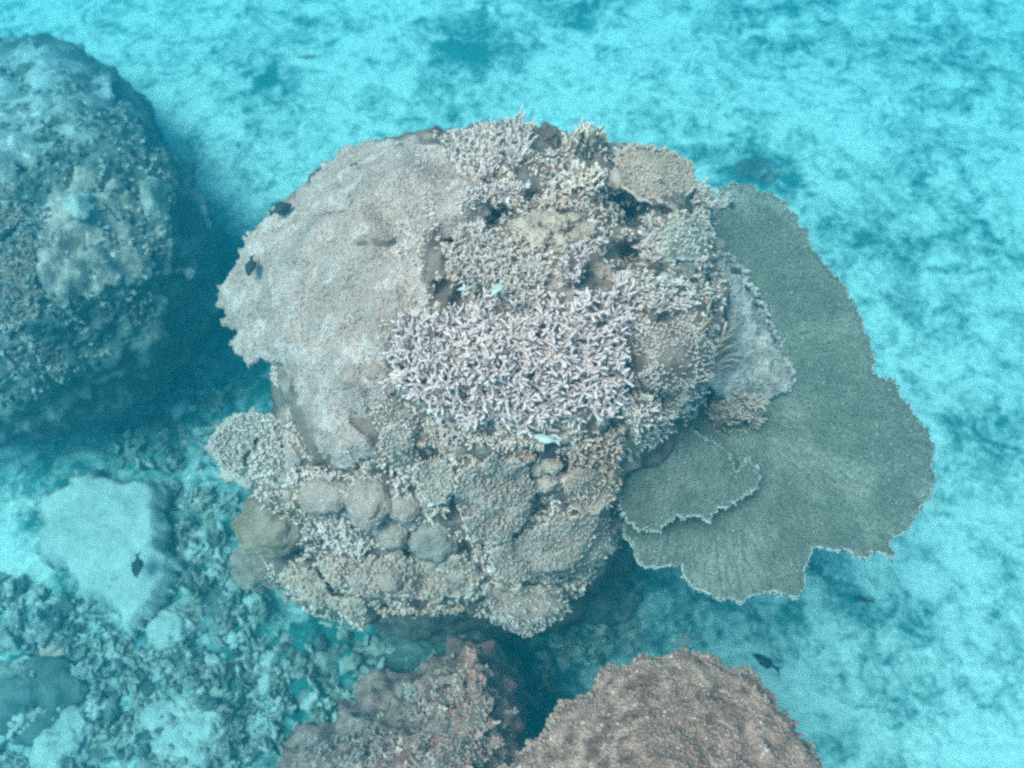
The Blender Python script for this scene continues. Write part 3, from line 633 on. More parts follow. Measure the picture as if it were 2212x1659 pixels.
stag_poly = [(848,770),(880,715),(930,680),(975,660),(1030,665),(1090,650),(1140,640),(1180,610),(1230,625),(1330,640),(1392,672),(1360,730),(1345,800),(1345,860),(1352,905),(1280,920),(1150,935),(1050,925),(960,905),(880,860),(842,815)]
def staghorn():
    pc = np.mean(np.array(stag_poly), 0); sp_ = [(pc[0]+(x-pc[0])*.92, pc[1]-4+(y-pc[1])*.84) for x, y in stag_poly]
    g = seeds(sp_, 10.5, .9); hs = [(x, y, *hit(x, y)[:2]) for x, y in g]
    ctr = sum((h[2] for h in hs), Vector())/len(hs)
    o = root('staghorn_coral', 'large thicket of pale pink-white staghorn coral in the centre of the mound', 'coral', (ctr.x, ctr.y, min(h[2].z for h in hs)))
    off = o.location.copy(); r = random.Random(3)
    var = [branch_mesh('branch', M['stag'], 500+i, side_n=3+i % 3, L=.055, R=.0047, wob=.42, sides=6) for i in range(14)]
    items = []
    for k, (x, y, p, n) in enumerate(hs):
        d = (n*.15+Vector((0, 0, .12))+Vector((r.gauss(0, .8), r.gauss(0, .8), r.gauss(0, .4)))).normalized()
        if d.dot(n) < .05: d = (d-n*d.dot(n)+n*r.uniform(.05, .5)).normalized()
        u, v, w_ = frame(d); an = r.uniform(0, 6.28); s = r.uniform(.75, 1.25)
        mt = Matrix.Rotation(0, 4, 'Z'); u2 = u*math.cos(an)+v*math.sin(an); v2 = w_.cross(u2)
        mt = Matrix(((u2.x*s, v2.x*s, w_.x*s, 0), (u2.y*s, v2.y*s, w_.y*s, 0), (u2.z*s, v2.z*s, w_.z*s, 0), (0, 0, 0, 1)))
        mt.translation = p+n*r.uniform(0, .05)-off; items.append((mt, var[k % 14]))
    print('staghorn branches', len(items))
    r.shuffle(items); rest = items[300:]
    for mt, me in items[:300]: link('branch', me, o).matrix_local = mt
    if rest:
        Vv, Tt, Qq, tp = [], [], [], []; nb = 0
        for mt, me in rest:
            co = np.array([v.co[:] for v in me.vertices]); A = np.array(mt); Vv.append(co@A[:3, :3].T+A[:3, 3])
            Tt.append(np.array([p.vertices[:] for p in me.polygons if len(p.vertices) == 3])+nb); Qq.append(np.array([p.vertices[:] for p in me.polygons if len(p.vertices) == 4])+nb)
            tp += [a.value for a in me.attributes['tip'].data]; nb += len(co)
        tag(link('branch_cover', mesh_np('branch_cover', np.concatenate(Vv), np.concatenate(Tt), np.concatenate(Qq), M['stag'], {'tip': tp, 'rnd': np.full(nb, .5)}), o), kind='stuff')
staghorn()
colony('bushy_coral', 'dense pinkish-grey bushy dome right of the staghorn thicket', 'coral', [(1350,715),(1400,685),(1470,690),(1520,730),(1530,790),(1515,850),(1450,870),(1380,860),(1345,820),(1350,760)], M['pinkfuzz'], M['pinkfuzz'], sp=6.6, L=.022, R=.0042, side_n=1, tilt=.35, lift=.03, dome=.08)
colony('finger_coral', 'dark grey fingers under the pinkish-grey bushy dome', 'coral', [(1355,875),(1400,868),(1460,880),(1455,920),(1420,955),(1370,975),(1345,930)], M['ribs'], M['grey'], sp=8.5, L=.045, R=.0065, side_n=1, tilt=.4, group=CO)
colony('branching_coral', 'spiky tan coral reaching over the inner edge of the large table coral', 'coral', [(1530,850),(1590,840),(1650,850),(1655,900),(1640,945),(1600,930),(1560,950),(1500,920),(1510,880)], M['tan'], M['tan'], sp=9, L=.05, R=.0065, side_n=1, tilt=.4, lift=.04, dome=.07, lean=(.4, -.4, 0), zmin=1.2)
def sticks(name, label, lines, m, rad, part='branch'):
    hs = hit(*lines[0][0]); o = root(name, label, 'coral', tuple(hs[0])); off = o.location
    for a, b, h in lines:
        p0 = hit(*a)[0]+Vector((0, 0, .0)); p1 = hit(*b)[0]+Vector((0, 0, h)); mid = (p0+p1)/2+Vector((0, 0, .02))
        v, q, t, tp = tube_chain([p0-off, mid-off, p1-off], [rad*1.2, rad, rad*.6])
        link(part, mesh_np(part, [tuple(x) for x in v], t, q, m, {'tip': tp, 'rnd': np.full(len(v), .5)}), o)
sticks('branching_coral', 'few slender orange branches beside the whitish crust', [((1525,765),(1600,712),.06),((1528,762),(1580,745),.07),((1530,775),(1590,762),.05),((1545,770),(1560,720),.06),((1512,705),(1530,670),.05),((1508,715),(1545,702),.05),((1520,770),(1560,768),.07)], M['orange'], .006)
sticks('branching_coral', 'pale thin sticks just below the orange branches', [((1545,785),(1600,800),.05),((1542,790),(1590,780),.05),((1560,775),(1615,790),.05),((1550,798),(1585,806),.03)], M['tan'], .005)
lump('ball_coral', 'brown-pink knob on the lower right of the beige crust', 'coral', 762, 808, 24, 24, M['dome'], hr=.8, amp=.15)
lump('ball_coral', 'brown-pink lump between the beige crust tongue and the staghorn thicket', 'coral', 815, 800, 24, 22, M['dome'], hr=.7, amp=.25)
lump('rock', 'small beige ledge casting a shadow in the middle of the beige crust', 'rock', 812, 520, 38, 10, M['dome'], hr=.9, amp=.2, sink=.0)
colony('digitate_coral', 'greenish-grey digitate coral in neat rows beside the crust tongue', 'coral', [(805,850),(850,845),(905,870),(925,920),(910,975),(870,992),(830,975),(818,935),(800,900)], M['ribs'], M['grey'], sp=8, L=.028, R=.0062, side_n=0, tilt=.12, lift=.03, dome=.03)
colony('branching_coral', 'low pinkish branches under the near edge of the staghorn thicket', 'coral', [(900,890),(1000,920),(1130,940),(1200,945),(1170,970),(1080,970),(1000,960),(930,950)], M['pinkribs'], M['rock'], sp=9, L=.04, R=.0065, side_n=2, tilt=.5, group=CO)
colony('finger_coral', 'reddish-brown fingers above the pinkish digitate coral', 'coral', [(1095,965),(1165,960),(1170,1000),(1120,1020),(1075,1000)], M['brownf'], M['brownf'], sp=8.5, L=.035, R=.0065, side_n=1, tilt=.35, group=CO)
lump('ball_coral', 'smooth grey dome under the near edge of the staghorn thicket', 'coral', 1040, 962, 22, 18, M['grey'], hr=.9, amp=.08)
plate_on('digitate_coral', 'large pinkish digitate coral with close-set rows of fingers on the near slope', [(985,1020),(1060,985),(1130,1000),(1152,1060),(1140,1120),(1095,1168),(1050,1180),(1010,1145),(982,1080)], M['pinkribs'], (7.4, .022, .0046, .016), 41, off=.05)
plate_on('digitate_coral', 'grey digitate coral between the green rows and the pink rows', [(890,1000),(960,985),(988,1020),(978,1075),(930,1088),(898,1050)], M['ribs'], (7, .018, .0046, .014), 47)
lump('lobed_coral', 'tan-green lumpy coral right of the pinkish digitate rows', 'coral', 1178, 1025, 40, 34, M['lobe'], hr=.6, amp=.3, ns=2.5, fine=.1, lobes=[(-20,-18,.6,1),(14,-22,.55,1),(0,12,.7,1),(30,6,.5,1),(-26,22,.5,1)])
colony('finger_coral', 'brown stubby fingers on the slope left of the small table coral', 'coral', [(1220,950),(1300,930),(1345,960),(1340,1040),(1335,1110),(1270,1100),(1220,1070),(1225,1000)], M['brownf'], M['rock'], sp=9.5, L=.04, R=.007, side_n=2, tilt=.5, gap=.1, group=CO)
plate_on('plate_coral', 'grey-pink fine-grained plate low on the near slope', [(1060,1195),(1130,1155),(1220,1115),(1325,1120),(1325,1195),(1280,1245),(1200,1258),(1110,1258),(1062,1232)], M['pinkribs'], (7.2, .020, .0044, .016), 42)
plate_on('plate_coral', 'tan scalloped plate left of the small table coral', [(1215,1040),(1262,1015),(1318,1030),(1330,1075),(1295,1105),(1240,1100)], M['tan'], (7, .012, .0046, .014), 43)
plate_on('plate_coral', 'beige scalloped plate overlapping the grey-pink plate from below', [(1040,1262),(1110,1268),(1190,1262),(1215,1280),(1160,1318),(1100,1322),(1050,1300)], M['beige'], (7, .012, .0046, .014), 44)
colony('branching_coral', 'lumpy pinkish-tan coral hanging at the lowest edge of the mound', 'coral', [(1030,1255),(1110,1270),(1220,1270),(1235,1295),(1170,1345),(1120,1352),(1050,1320)], M['pinkfuzz'], M['dome'], sp=8, L=.03, R=.006, side_n=2, tilt=.4, lift=.04, dome=.04, group=CO)
# low mixed growth that fills the rock between the colonies (nobody could count it)
def growth(poly, sp, L, R, mats, gap, bv, parent, zmin, zmax=9., lay=0.):
    r = random.Random(77); off = Vector(parent.location); acc = {m.name: ([], [], [], [], [0], m) for m in mats}
    for x, y in seeds(poly, sp, .9):
        h = bv.ray_cast(ORG, ray(x, y).normalized())
        if h[0] is None or not zmin < h[0].z < zmax: continue
        k = noise.noise(h[0]*6)*.5+.5
        if r.random() < gap or noise.noise(h[0]*9+Vector((3, 1, 7))) < -.2: continue
        m = mats[min(len(mats)-1, int((k*1.3-.15+r.gauss(0, .12))*len(mats)) if k > .12 else 0)]
        n = h[1] if h[1].dot(ray(x, y)) < 0 else -h[1]
        vs = variants(m, 'stub', 5, side_n=2, L=1., R=.2, wob=.3); me = r.choice(vs)
        d = (n*.6+Vector((0, 0, .3))+Vector((r.gauss(0, .5+lay), r.gauss(0, .5+lay), r.gauss(0, .4)))).normalized(); u, v, w_ = frame(d)
        l = L*r.uniform(.5, 1.4); sx = R/.2*r.uniform(.7, 1.3)
        A = np.array([[u.x*sx, v.x*sx, w_.x*l], [u.y*sx, v.y*sx, w_.y*l], [u.z*sx, v.z*sx, w_.z*l]])
        co = np.empty(len(me.vertices)*3, np.float32); me.vertices.foreach_get('co', co)
        if me.name not in _polys: _polys[me.name] = ([p.vertices[:] for p in me.polygons if len(p.vertices) == 3], [p.vertices[:] for p in me.polygons if len(p.vertices) == 4], [a.value for a in me.attributes['tip'].data])
        t3, q4, ti = _polys[me.name]; a = acc[m.name]
        a[0].append(co.reshape(-1, 3)@A.T+np.array(h[0]-off-n*.004)); a[1].append(np.array(t3)+a[4][0]); a[2].append(np.array(q4)+a[4][0]); a[3].append(ti); a[4][0] += len(co)//3
    for V0, T0, Q0, tp, nb, m in acc.values():
        if V0: tag(link('coral_growth', mesh_np('coral_growth', np.concatenate(V0), np.concatenate(T0), np.concatenate(Q0), m, {'tip': np.concatenate(tp), 'rnd': np.full(nb[0], .5)}), parent), kind='stuff')
growth([(930,290),(1080,255),(1200,265),(1340,315),(1490,350),(1590,450),(1600,620),(1560,850),(1480,930),(1350,1000),(1340,1180),(1260,1290),(1140,1360),(900,1340),(760,1370),(640,1340),(540,1220),(500,1080),(560,960),(640,900),(640,1000),(740,1000),(830,950),(820,860),(850,760),(950,640),(930,540),(1050,450)], 8, .011, .0058, [M['brownf'], M['tan'], M['pinkribs'], M['tan'], M['ribs'], M['brownf']], .12, BV[0], bo, 1.2)
growth([(-20,120),(200,130),(330,270),(400,420),(400,560),(330,700),(150,820),(-20,900)], 12, .035, .008, [M['darkrock'], M['mottled'], M['rubble'], M['darkrock']], .4, bvL, lo, .25)
growth([(500,1700),(560,1590),(700,1510),(850,1490),(1000,1400),(1100,1440),(1120,1560),(1080,1700)], 10, .014, .007, [M['redrock'], M['brownf'], M['redrock'], M['redrock']], .3, bvB, ro, .3)
growth([(880,285),(960,285),(1050,330),(1050,440),(960,480),(930,560),(940,640),(880,720),(840,770),(800,700),(860,600),(850,480),(900,380)], 9, .013, .004, [M['crust'], M['fine'], M['beige'], M['crust']], .45, BV[4], bo, 1.2)
# domes on the near-left slope
lump('ball_coral', 'mustard-brown fuzzy dome on the lower left slope', 'coral', 582, 1128, 72, 62, M['mustard'], hr=.7, amp=.15, fine=.05)
lump('ball_coral', 'pale pinkish dome left of the twin domes on the near slope', 'coral', 700, 1066, 54, 38, M['dome'], hr=.7, amp=.1)
lump('ball_coral', 'large pinkish-beige dome with a ragged pale top on the near slope', 'coral', 796, 1072, 50, 62, M['dome'], hr=.75, amp=.14)
lump('ball_coral', 'small pinkish dome right of the large ragged one', 'coral', 874, 1086, 36, 38, M['dome'], hr=.8, amp=.08)
lump('ball_coral', 'lower pinkish dome with a grey cap under the twin domes', 'coral', 846, 1142, 36, 40, M['dome'], hr=.85, amp=.1)
lump('ball_coral', 'grey rounded coral with a hollow crown on the near slope', 'coral', 937, 1158, 52, 50, M['grey'], hr=.75, amp=.15, fine=.06)
def shelf(x, y):
    h = hit(x, y); p = h[0]; o = root('shell', 'small white ledge over a dark hole between the pinkish domes', 'shell', tuple(p))
    v, t = ico(2); link('valve', mesh_np('valve', v*np.array([.026, .014, .007])*(1+.15*np.sin(v[:, :1]*7)), t, None, M['white']), o, (0, .01, .025))
shelf(850, 1020)
colony('branching_coral', 'grey-white net of thin branches below the pinkish domes', 'coral', [(680,1110),(740,1105),(790,1130),(815,1170),(790,1200),(730,1195),(690,1165),(665,1130)], M['fine'], M['grey'], sp=11, L=.05, R=.0062, side_n=3, tilt=.7, wob=.25, group=CO)
colony('branching_coral', 'small grey branches around the upper pinkish domes', 'coral', [(630,1010),(740,1010),(760,1030),(720,1045),(650,1040),(630,1090),(615,1050)], M['fine'], M['rock'], sp=9, L=.03, R=.006, side_n=2, tilt=.6, group=CO)
colony('branching_coral', 'brown strip of stubby coral beside the left edge of the crust tongue', 'coral', [(612,850),(640,890),(660,950),(700,1000),(670,1010),(635,960),(615,900)], M['tan'], M['dome'], sp=9, L=.02, R=.007, side_n=1, tilt=.3, group=CO)
sheet('plate_coral', 'ragged grey-pink plate jutting left from the lower left slope', 'coral', [(437,965),(455,925),(490,890),(540,882),(590,890),(620,890),(640,940),(645,1000),(630,1040),(590,1060),(540,1050),(500,1035),(465,1020),(470,990)],
  [(440,960,1.42),(500,890,1.46),(620,900,1.56),(630,1040,1.52),(540,1050,1.42),(470,1010,1.40),(560,970,1.52)], .05, M['pinkfuzz'], jag=9, jagscale=.06, step=4, grid=6, amp=.010, nscale=30, nubs=None, seed=11, drape=(BV[0], .015))
colony('finger_coral', 'pale knobs over the ragged grey-pink plate on the lower left', 'coral', [(445,965),(462,928),(495,897),(545,888),(615,895),(635,1000),(605,1052),(540,1044),(490,1028),(468,1010)], M['ribs'], M['grey'], sp=9.5, L=.032, R=.008, side_n=1, tilt=.35, lift=.012)
colony('branching_coral', 'pale broken branches below the ragged plate on the lower left', 'coral', [(480,1045),(540,1055),(590,1065),(560,1090),(520,1100),(490,1080)], M['fine'], M['rubble'], sp=9, L=.03, R=.007, side_n=2, tilt=.6, group=CO)
plate_on('stubby_coral', 'brownish knobby coral low on the near slope', [(690,1212),(760,1203),(850,1198),(920,1212),(1005,1203),(1045,1250),(1015,1285),(940,1296),(860,1286),(780,1278),(720,1268)], M['tan'], (9, .018, .0075, .014), 45, amp=.018)
plate_on('stubby_coral', 'pale tan crumbly coral at the lowest left edge of the mound', [(605,1240),(680,1232),(718,1288),(785,1300),(790,1330),(740,1338),(675,1322),(620,1288)], M['lobe'], (8.5, .014, .0065, .014), 46, amp=.018)
colony('stubby_coral', 'dull brown fingers along the bottom lip of the mound', 'coral', [(800,1300),(900,1305),(1000,1300),(1030,1315),(960,1330),(880,1335),(810,1340)], M['brownf'], M['rock'], sp=9, L=.03, R=.008, side_n=2, tilt=.45)
lump('rock', 'greenish-grey boulder hugging the lower left foot of the mound', 'rock', 560, 1215, 58, 48, M['grey'], hr=.8, amp=.22)
for k, (x, y, r_, lb) in enumerate([(775,1245,24,'rounded brown knob in the knobby coral, the leftmost'),(840,1250,26,'rounded brown knob in the knobby coral, the middle one'),(990,1240,22,'rounded brown knob in the knobby coral, the rightmost')]):
    lump('ball_coral', lb, 'coral', x, y, r_, r_, M['dome'], hr=.8, amp=.15)
lump('rock', 'dark shadowed boulder at the lower right foot of the mound', 'rock', 1300, 1290, 75, 48, M['darkrock'], hr=.8, amp=.2, fine=.07)
sticks('plate_coral', 'thin white coral edge poking out under the lowest left lip', [((690,1345),(765,1362),.01),((700,1350),(740,1360),.02)], M['white'], .008, 'rim')
colony('branching_coral', 'pale crust fringe hanging below the left notch of the beige crust', 'coral', [(572,775),(600,770),(615,820),(622,860),(600,855),(578,815)], M['white'], M['pinkfuzz'], sp=9, L=.02, R=.007, side_n=1, tilt=.4, group=CO)

# ------------------------------------------------------------------ corals on the left mound
sheet('encrusting_coral', 'pale tan ledge of crust in the middle of the left mound', 'coral', [(60,450),(110,380),(190,360),(260,390),(300,470),(335,545),(300,590),(230,605),(170,645),(110,645),(70,580)], [(200,520,.5)], .07, M['mottled'], jag=30, jagscale=.035, step=5, grid=7, amp=.035, nscale=11, drape=(bvL, .035), seed=21)
sheet('encrusting_coral', 'whitish crust patch near the right shoulder of the left mound', 'coral', E(330,415,38,58), [(330,400,.4)], .06, M['rubble'], jag=14, jagscale=.05, step=5, grid=8, amp=.03, nscale=16, drape=(bvL, .03), seed=22)
sheet('encrusting_coral', 'small bright blotch of pale crust at the centre of the left mound', 'coral', E(165,430,30,28), [(160,430,.5)], .06, M['paleslab'], jag=10, jagscale=.05, step=5, grid=8, amp=.015, nscale=16, drape=(bvL, .09), seed=23)
sheet('encrusting_coral', 'mottled pale crust on the far upper left of the left mound', 'coral', [(-60,90),(60,75),(160,100),(225,170),(265,240),(240,300),(170,325),(110,320),(60,370),(-60,390)], [(80,270,.2)], .06, M['upper'], jag=34, jagscale=.03, step=6, grid=10, amp=.03, nscale=10, drape=(bvL, .02), seed=24)
colony('branching_coral', 'ruffled pale branches on the left slope of the left mound', 'coral', [(-30,430),(60,440),(90,520),(90,620),(120,660),(60,720),(-30,740)], M['mottled'], M['mottled'], sp=11, L=.05, R=.009, side_n=2, tilt=.6, zmin=.1, gap=.3)
colony('branching_coral', 'faint greenish tufts low on the left mound', 'coral', [(70,740),(130,730),(160,790),(120,830),(70,800)], M['mottled'], M['darkrock'], sp=11, L=.04, R=.009, side_n=2, tilt=.6, zmin=.1, gap=.4)
for x, y, r_, lb in [(386,583,9,'tiny white lump on the dark right flank of the left mound, left of a pair'),(406,588,13,'tiny white lump on the dark right flank of the left mound, right of a pair')]:
    lump('rock', lb, 'rock', x, y, r_, r_, M['white'], hr=.8, amp=.2, sub=3)
sheet('encrusting_coral', 'pale sliver of crust on the sand edge of the left mound', 'coral', [(415,405),(430,410),(445,450),(458,490),(448,490),(430,460)], [(435,450,.42)], .05, M['paleslab'], jag=5, step=5, grid=8, drape=(bvL, .02), seed=25)

# ------------------------------------------------------------------ lower left: pale coral slab, boulders, rubble
sheet('massive_coral', 'large pale flat-topped coral slab on the sea bed at the lower left', 'coral', [(80,1062),(163,1016),(224,1020),(280,1030),(336,1034),(350,1072),(337,1104),(355,1137),(332,1165),(355,1184),(373,1207),(360,1249),(345,1291),(308,1324),(280,1361),(252,1343),(229,1305),(205,1291),(145,1273),(154,1240),(112,1212),(80,1203),(65,1165),(75,1118)],
  [(80,1100,.15),(200,1030,.18),(350,1100,.19),(280,1340,.15),(210,1180,.20)], .28, M['paleslab'], jag=16, jagscale=.075, step=4, grid=8, amp=.014, nscale=9, edge_drop=.55, edge_w=16., seed=31)
lump('rock', 'round pale boulder below the pale slab, nearest to it', 'rock', 366, 1357, 44, 42, M['paleslab'], hr=.7, amp=.15, fine=.06)
lump('lobed_coral', 'lumpy pale two-lobed coral head near the lower left corner', 'coral', 400, 1578, 80, 68, M['paleslab'], hr=.7, amp=.2, fine=.06, lobes=[(-45,-30,.52,1),(0,-48,.45,1),(40,-5,.55,1),(70,-30,.36,1),(-38,38,.5,1),(20,50,.55,1),(-10,0,.5,1)])
lump('lobed_coral', 'pale elongated coral head at the bottom left edge, beside the two-lobed one', 'coral', 140, 1600, 60, 60, M['paleslab'], hr=.6, amp=.25, fine=.06, lobes=[(-10,10,.7,1),(25,-30,.6,1),(-35,40,.6,1),(40,10,.5,1)])
lump('rock', 'pinkish lump on pale rubble at the left edge below the slab', 'rock', 118, 1398, 30, 18, M['tan'], hr=.8, amp=.25)
lump('rock', 'dark algae-covered boulder at the left edge near the bottom', 'rock', 50, 1510, 120, 80, M['darkrock'], hr=.5, amp=.2, fine=.06)
lump('rock', 'dark olive boulder between the slab and the foot of the mound', 'rock', 470, 1320, 60, 50, M['darkrock'], hr=.6, amp=.25, fine=.06)
lump('rock', 'pale blue-looking boulder under the bottom lip of the mound', 'rock', 705, 1412, 44, 40, M['rubble'], hr=.7, amp=.2, fine=.06)
lump('rock', 'dark boulder in the shade between the mound and the brown peak', 'rock', 900, 1400, 80, 44, M['darkrock'], hr=.6, amp=.25, fine=.06)
lump('rock', 'small white stone at the base of the dark boulder behind the table coral', 'rock', 1478, 1385, 16, 18, M['white'], hr=.9, amp=.2)
lump('rock', 'dark weed-covered boulder on the sand behind the large table coral', 'rock', 1630, 372, 46, 36, M['darkrock'], hr=.6, amp=.25, fine=.06)
colony('tuft', 'small yellow-green tuft on the reddish-brown rock', 'algae', E(888,1500,24,18), M['green'], M['green'], sp=9, L=.05, R=.008, side_n=2, tilt=.5, zmin=.1)
colony('branching_coral', 'dim brown broken coral low on the left of the reddish rock', 'coral', [(640,1640),(700,1590),(800,1560),(850,1580),(840,1659),(700,1680)], M['redrock'], M['redrock'], sp=12, L=.045, R=.009, side_n=2, tilt=.6, zmin=.1, gap=.35)
colony('branching_coral', 'reddish-brown stubble on the peaked rock at the bottom edge', 'coral', [(900,1550),(960,1490),(1015,1425),(1060,1460),(1085,1500),(1075,1560),(1040,1640),(960,1690),(890,1680)], M['redrock'], M['redrock'], sp=9, L=.012, R=.007, side_n=1, tilt=.5, zmin=.1, gap=.15)
# loose rubble
stone = [lump_mesh('rubble_stone', M['rubble'] if i % 3 else M['paleslab'], 1, .8, .5, .5, 2.2, i*2.1, 3, .3) for i in range(8)]
stoned = [lump_mesh('rubble_stone', M['darkrock'], 1, .8, .5, .5, 2.2, i*2.9+1, 3, .3) for i in range(5)]
zones = [([(380,1060),(500,1080),(540,1200),(560,1330),(480,1400),(420,1300),(390,1200)], 12, .045, 'rubble stones between the slab and the mound'),
         ([(0,1250),(130,1280),(240,1340),(330,1420),(200,1450),(60,1420),(0,1400)], 17, .06, 'rubble stones below the slab at the left edge'),
         ([(180,1480),(300,1420),(520,1420),(560,1560),(500,1659),(200,1659)], 19, .05, 'rubble stones around the two-lobed coral head'),
         ([(560,1380),(700,1370),(850,1380),(960,1400),(980,1450),(800,1500),(640,1540),(540,1500)], 16, .05, 'rubble stones in the shade below the mound'),
         ([(340,860),(430,800),(480,860),(420,980),(330,1000),(250,960)], 17, .05, 'rubble stones in the channel between the two mounds'),
         ([(1180,1370),(1330,1350),(1420,1330),(1400,1400),(1280,1430),(1190,1500),(1110,1560)], 20, .04, 'rubble stones in the shaded gap above the brown-pink coral')]
rr = random.Random(21)
for poly, sp, sz, gname in zones:
    for x, y in seeds(poly, sp*2.1, .9):
        h = ground_bvh.ray_cast(ORG, ray(x, y).normalized())
        if h[0] is None: continue
        s = sz*rr.choice([.35, .5, .7, 1.]); dark = rr.random() < .3
        o = link('rubble_stone', rr.choice(stoned if dark else stone), None, h[0]+Vector((0, 0, s*.2)))
        o.scale = (s, s*rr.uniform(.7, 1.1), s*rr.uniform(.7, 1.1)); o.rotation_euler = (rr.uniform(-.4, .4), rr.uniform(-.4, .4), rr.uniform(0, 6.28))
        tag(o, gname.replace('stones', 'stone, one of many').replace(' one of many', ' one of many alike,'), 'rubble', gname)

# broken coral sticks littering the rubble ground: uncountable
seabed = bpy.data.objects['seabed']
for poly_, sp_, gap_ in (([(360,1040),(520,1070),(560,1240),(620,1380),(860,1390),(1000,1420),(960,1500),(760,1540),(560,1640),(540,1700),(-20,1700),(-20,1240),(130,1290),(230,1340),(300,1390),(400,1320)], 11, .25), ([(330,860),(440,780),(520,860),(460,1010),(330,1010),(230,980)], 13, .4), ([(1180,1370),(1420,1330),(1400,1400),(1280,1430),(1110,1560)], 14, .5)):
    growth(poly_, sp_, .034, .021, [M['mottled'], M['rubble'], M['rubble'], M['paleslab'], M['rubble']], gap_+.15, ground_bvh, seabed, -1., lay=1.2)

# ------------------------------------------------------------------ fish
def fish(label, x, y, above, L, ang, m, roll=.9, tall=.36, z=None):
    p = (hit(x, y)[0]+Vector((0, 0, above))) if z is None else at(x, y, z)
    if z is None:                                   # stay on the same sight line when lifted off the ground
        d = ray(x, y); p = ORG+d*((p.z-CAM_H)/d.z)
    o = root('fish', label, 'fish', tuple(p)); o.rotation_euler = (roll, 0, ang)
    xs = [-.5, -.47, -.40, -.28, -.12, .06, .2, .3]; hh = [.004, .14, .36, .72, .98, .9, .5, .22]; ns = 10
    Vv = []; Qq = []
    for i, (a, h) in enumerate(zip(xs, hh)):
        for s in range(ns):
            t = 2*math.pi*s/ns; Vv.append((a*L, math.cos(t)*h*L*.085, math.sin(t)*h*L*tall*.5))
    for i in range(len(xs)-1):
        for s in range(ns): Qq.append((i*ns+s, i*ns+(s+1) % ns, (i+1)*ns+(s+1) % ns, (i+1)*ns+s))
    Tt = []; Vv.append((-.502*L, 0, 0)); Vv.append((.31*L, 0, 0))
    for s in range(ns): Tt.append((len(Vv)-2, (s+1) % ns, s)); Tt.append((len(Vv)-1, (len(xs)-1)*ns+s, (len(xs)-1)*ns+(s+1) % ns))
    link('body', mesh_np('body', Vv, Tt, Qq, m), o)
    def fin(nm, pts, loc=(0, 0, 0), rot=0):
        n = len(pts); th = .006*L; V2 = [(a*L, th, b*L) for a, b in pts]+[(a*L, -th, b*L) for a, b in pts]
        me = bpy.data.meshes.new(nm); me.from_pydata(V2, [], [list(range(n)), list(range(2*n-1, n-1, -1))]+[(i, n+i, n+(i+1) % n, (i+1) % n) for i in range(n)]); me.materials.append(m); me.update()
        f = link(nm, me, o, loc); f.rotation_euler = (0, 0, rot)
    fin('tail_fin', [(.26, -.03), (.26, .03), (.40, .10), (.5, .17), (.44, .0), (.5, -.17), (.40, -.10)])
    k = tall*.5
    fin('dorsal_fin', [(-.25, k*.6), (-.15, k*1.25), (.08, k*1.2), (.2, k*.6), (0, k*.7)])
    fin('anal_fin', [(0, -k*.7), (.2, -k*.5), (.16, -k*1.1), (.02, -k*1.15)])
    fin('pectoral_fin', [(0, 0), (.14, -.02), (.15, -.07), (.03, -.04)], (-.22*L, .075*L, -.02*L), .4)
    fin('pectoral_fin', [(0, 0), (.14, -.02), (.15, -.07), (.03, -.04)], (-.22*L, -.075*L, -.02*L), -.4)
    v, t = ico(1)
    for s in (-1, 1): link('eye', mesh_np('eye', v*L*.022, t, None, M['eye']), o, (-.41*L, s*L*.032, .03*L))
    return o
R_ = math.radians
fish('small dark oval fish over the upper left edge of the beige crust', 606, 451, .05, .078, R_(30+180), M['fish_dark'], 1.2, .48)
fish('small dark oval fish over the left side of the beige crust, lower of the two', 541, 574, .05, .082, R_(92), M['fish_dark'], 1.2, .46)
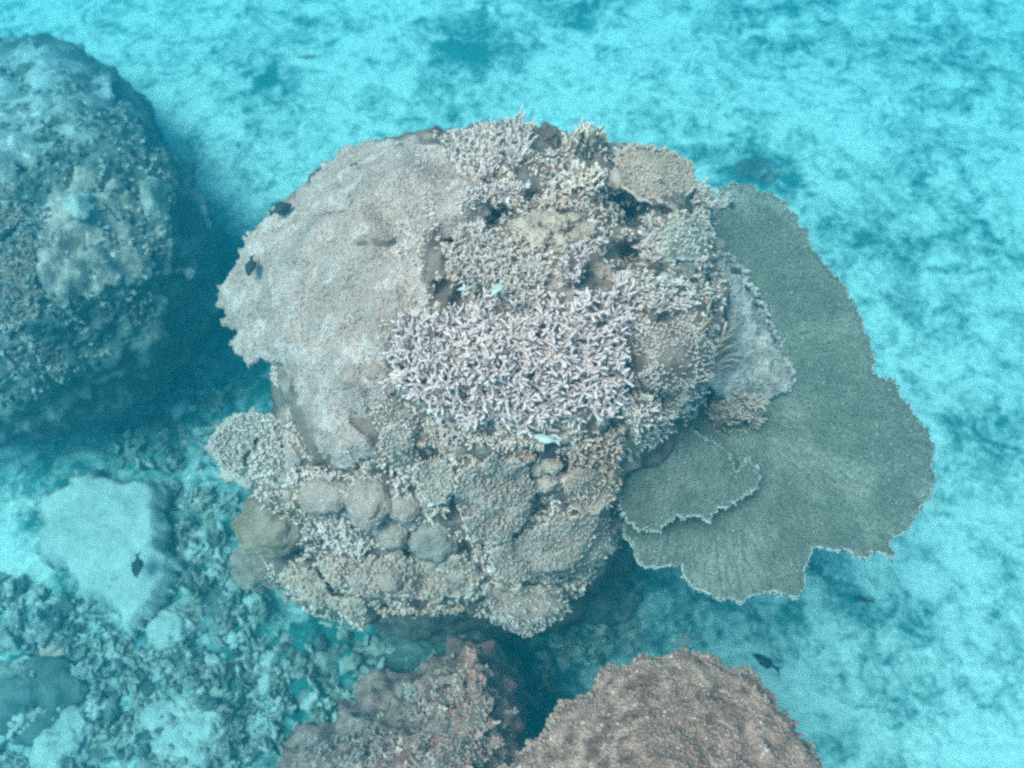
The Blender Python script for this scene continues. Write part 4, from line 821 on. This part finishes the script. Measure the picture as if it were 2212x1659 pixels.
fish('dark oval fish hovering over the pale slab at the lower left', 296, 1221, .08, .12, R_(100), M['fish_dark'], 1.2, .5)
fish('pale green fish below the near edge of the staghorn thicket', 1180, 948, .14, .075, R_(-16), M['fish_pale'], 1.25, .34)
fish('pale green fish in the hollow behind the staghorn thicket, the left one', 1006, 622, .10, .048, R_(15), M['fish_pale'], 1.1, .45)
fish('pale green fish in the hollow behind the staghorn thicket, the right one', 1074, 622, .10, .058, R_(60), M['fish_pale'], 1.1, .45)
fish('tiny pale green fish near the top of the mound, left of the finger coral', 1140, 398, .05, .035, R_(80), M['fish_pale'], 1.1, .45)
fish('dark slender fish over the sand just right of the brown-pink coral', 1655, 1430, .3, .13, R_(-33), M['fish_dark'], 1.1, .40)
fish('dark slender fish over the sand below the large table coral', 1866, 1295, .2, .10, R_(-14), M['fish_dark'], .9, .36)
fish('faint striped-looking fish far off over the sand at the top left', 668, 122, .3, .16, R_(5), M['grey'], 1.0, .45)
fish('tiny dark fish beside the inner top corner of the large table coral', 1582, 440, .03, .03, R_(20), M['fish_dark'], 1.2, .5)

# ------------------------------------------------------------------ the water
def water():
    v = [(x, y, z) for x in (-75, 75) for y in (-75, 85) for z in (-1.2, 4.1)]
    q = [(0, 1, 3, 2), (4, 6, 7, 5), (0, 4, 5, 1), (2, 3, 7, 6), (0, 2, 6, 4), (1, 5, 7, 3)]
    m = bpy.data.materials.new('sea water'); m.use_nodes = True; N = m.node_tree.nodes; N.remove(N['Principled BSDF'])
    pv = N.new('ShaderNodeVolumePrincipled'); pv.inputs['Density'].default_value = WATER[0]
    pv.inputs['Color'].default_value = (*WATER[1], 1); pv.inputs['Absorption Color'].default_value = (*WATER[2], 1); pv.inputs['Anisotropy'].default_value = .5
    m.node_tree.links.new(pv.outputs[0], N['Material Output'].inputs['Volume'])
    o = link('haze', mesh_np('haze', v, None, q, m, shade=False)); tag(o, 'clear turquoise sea water filling the whole scene', 'water', kind='stuff')
# scattering = density*colour; absorption = density*(1-colour)*(1-sqrt(absorption colour))
WATER = (.275, (.012, .152, .207), (.095, .745, .89))
water()
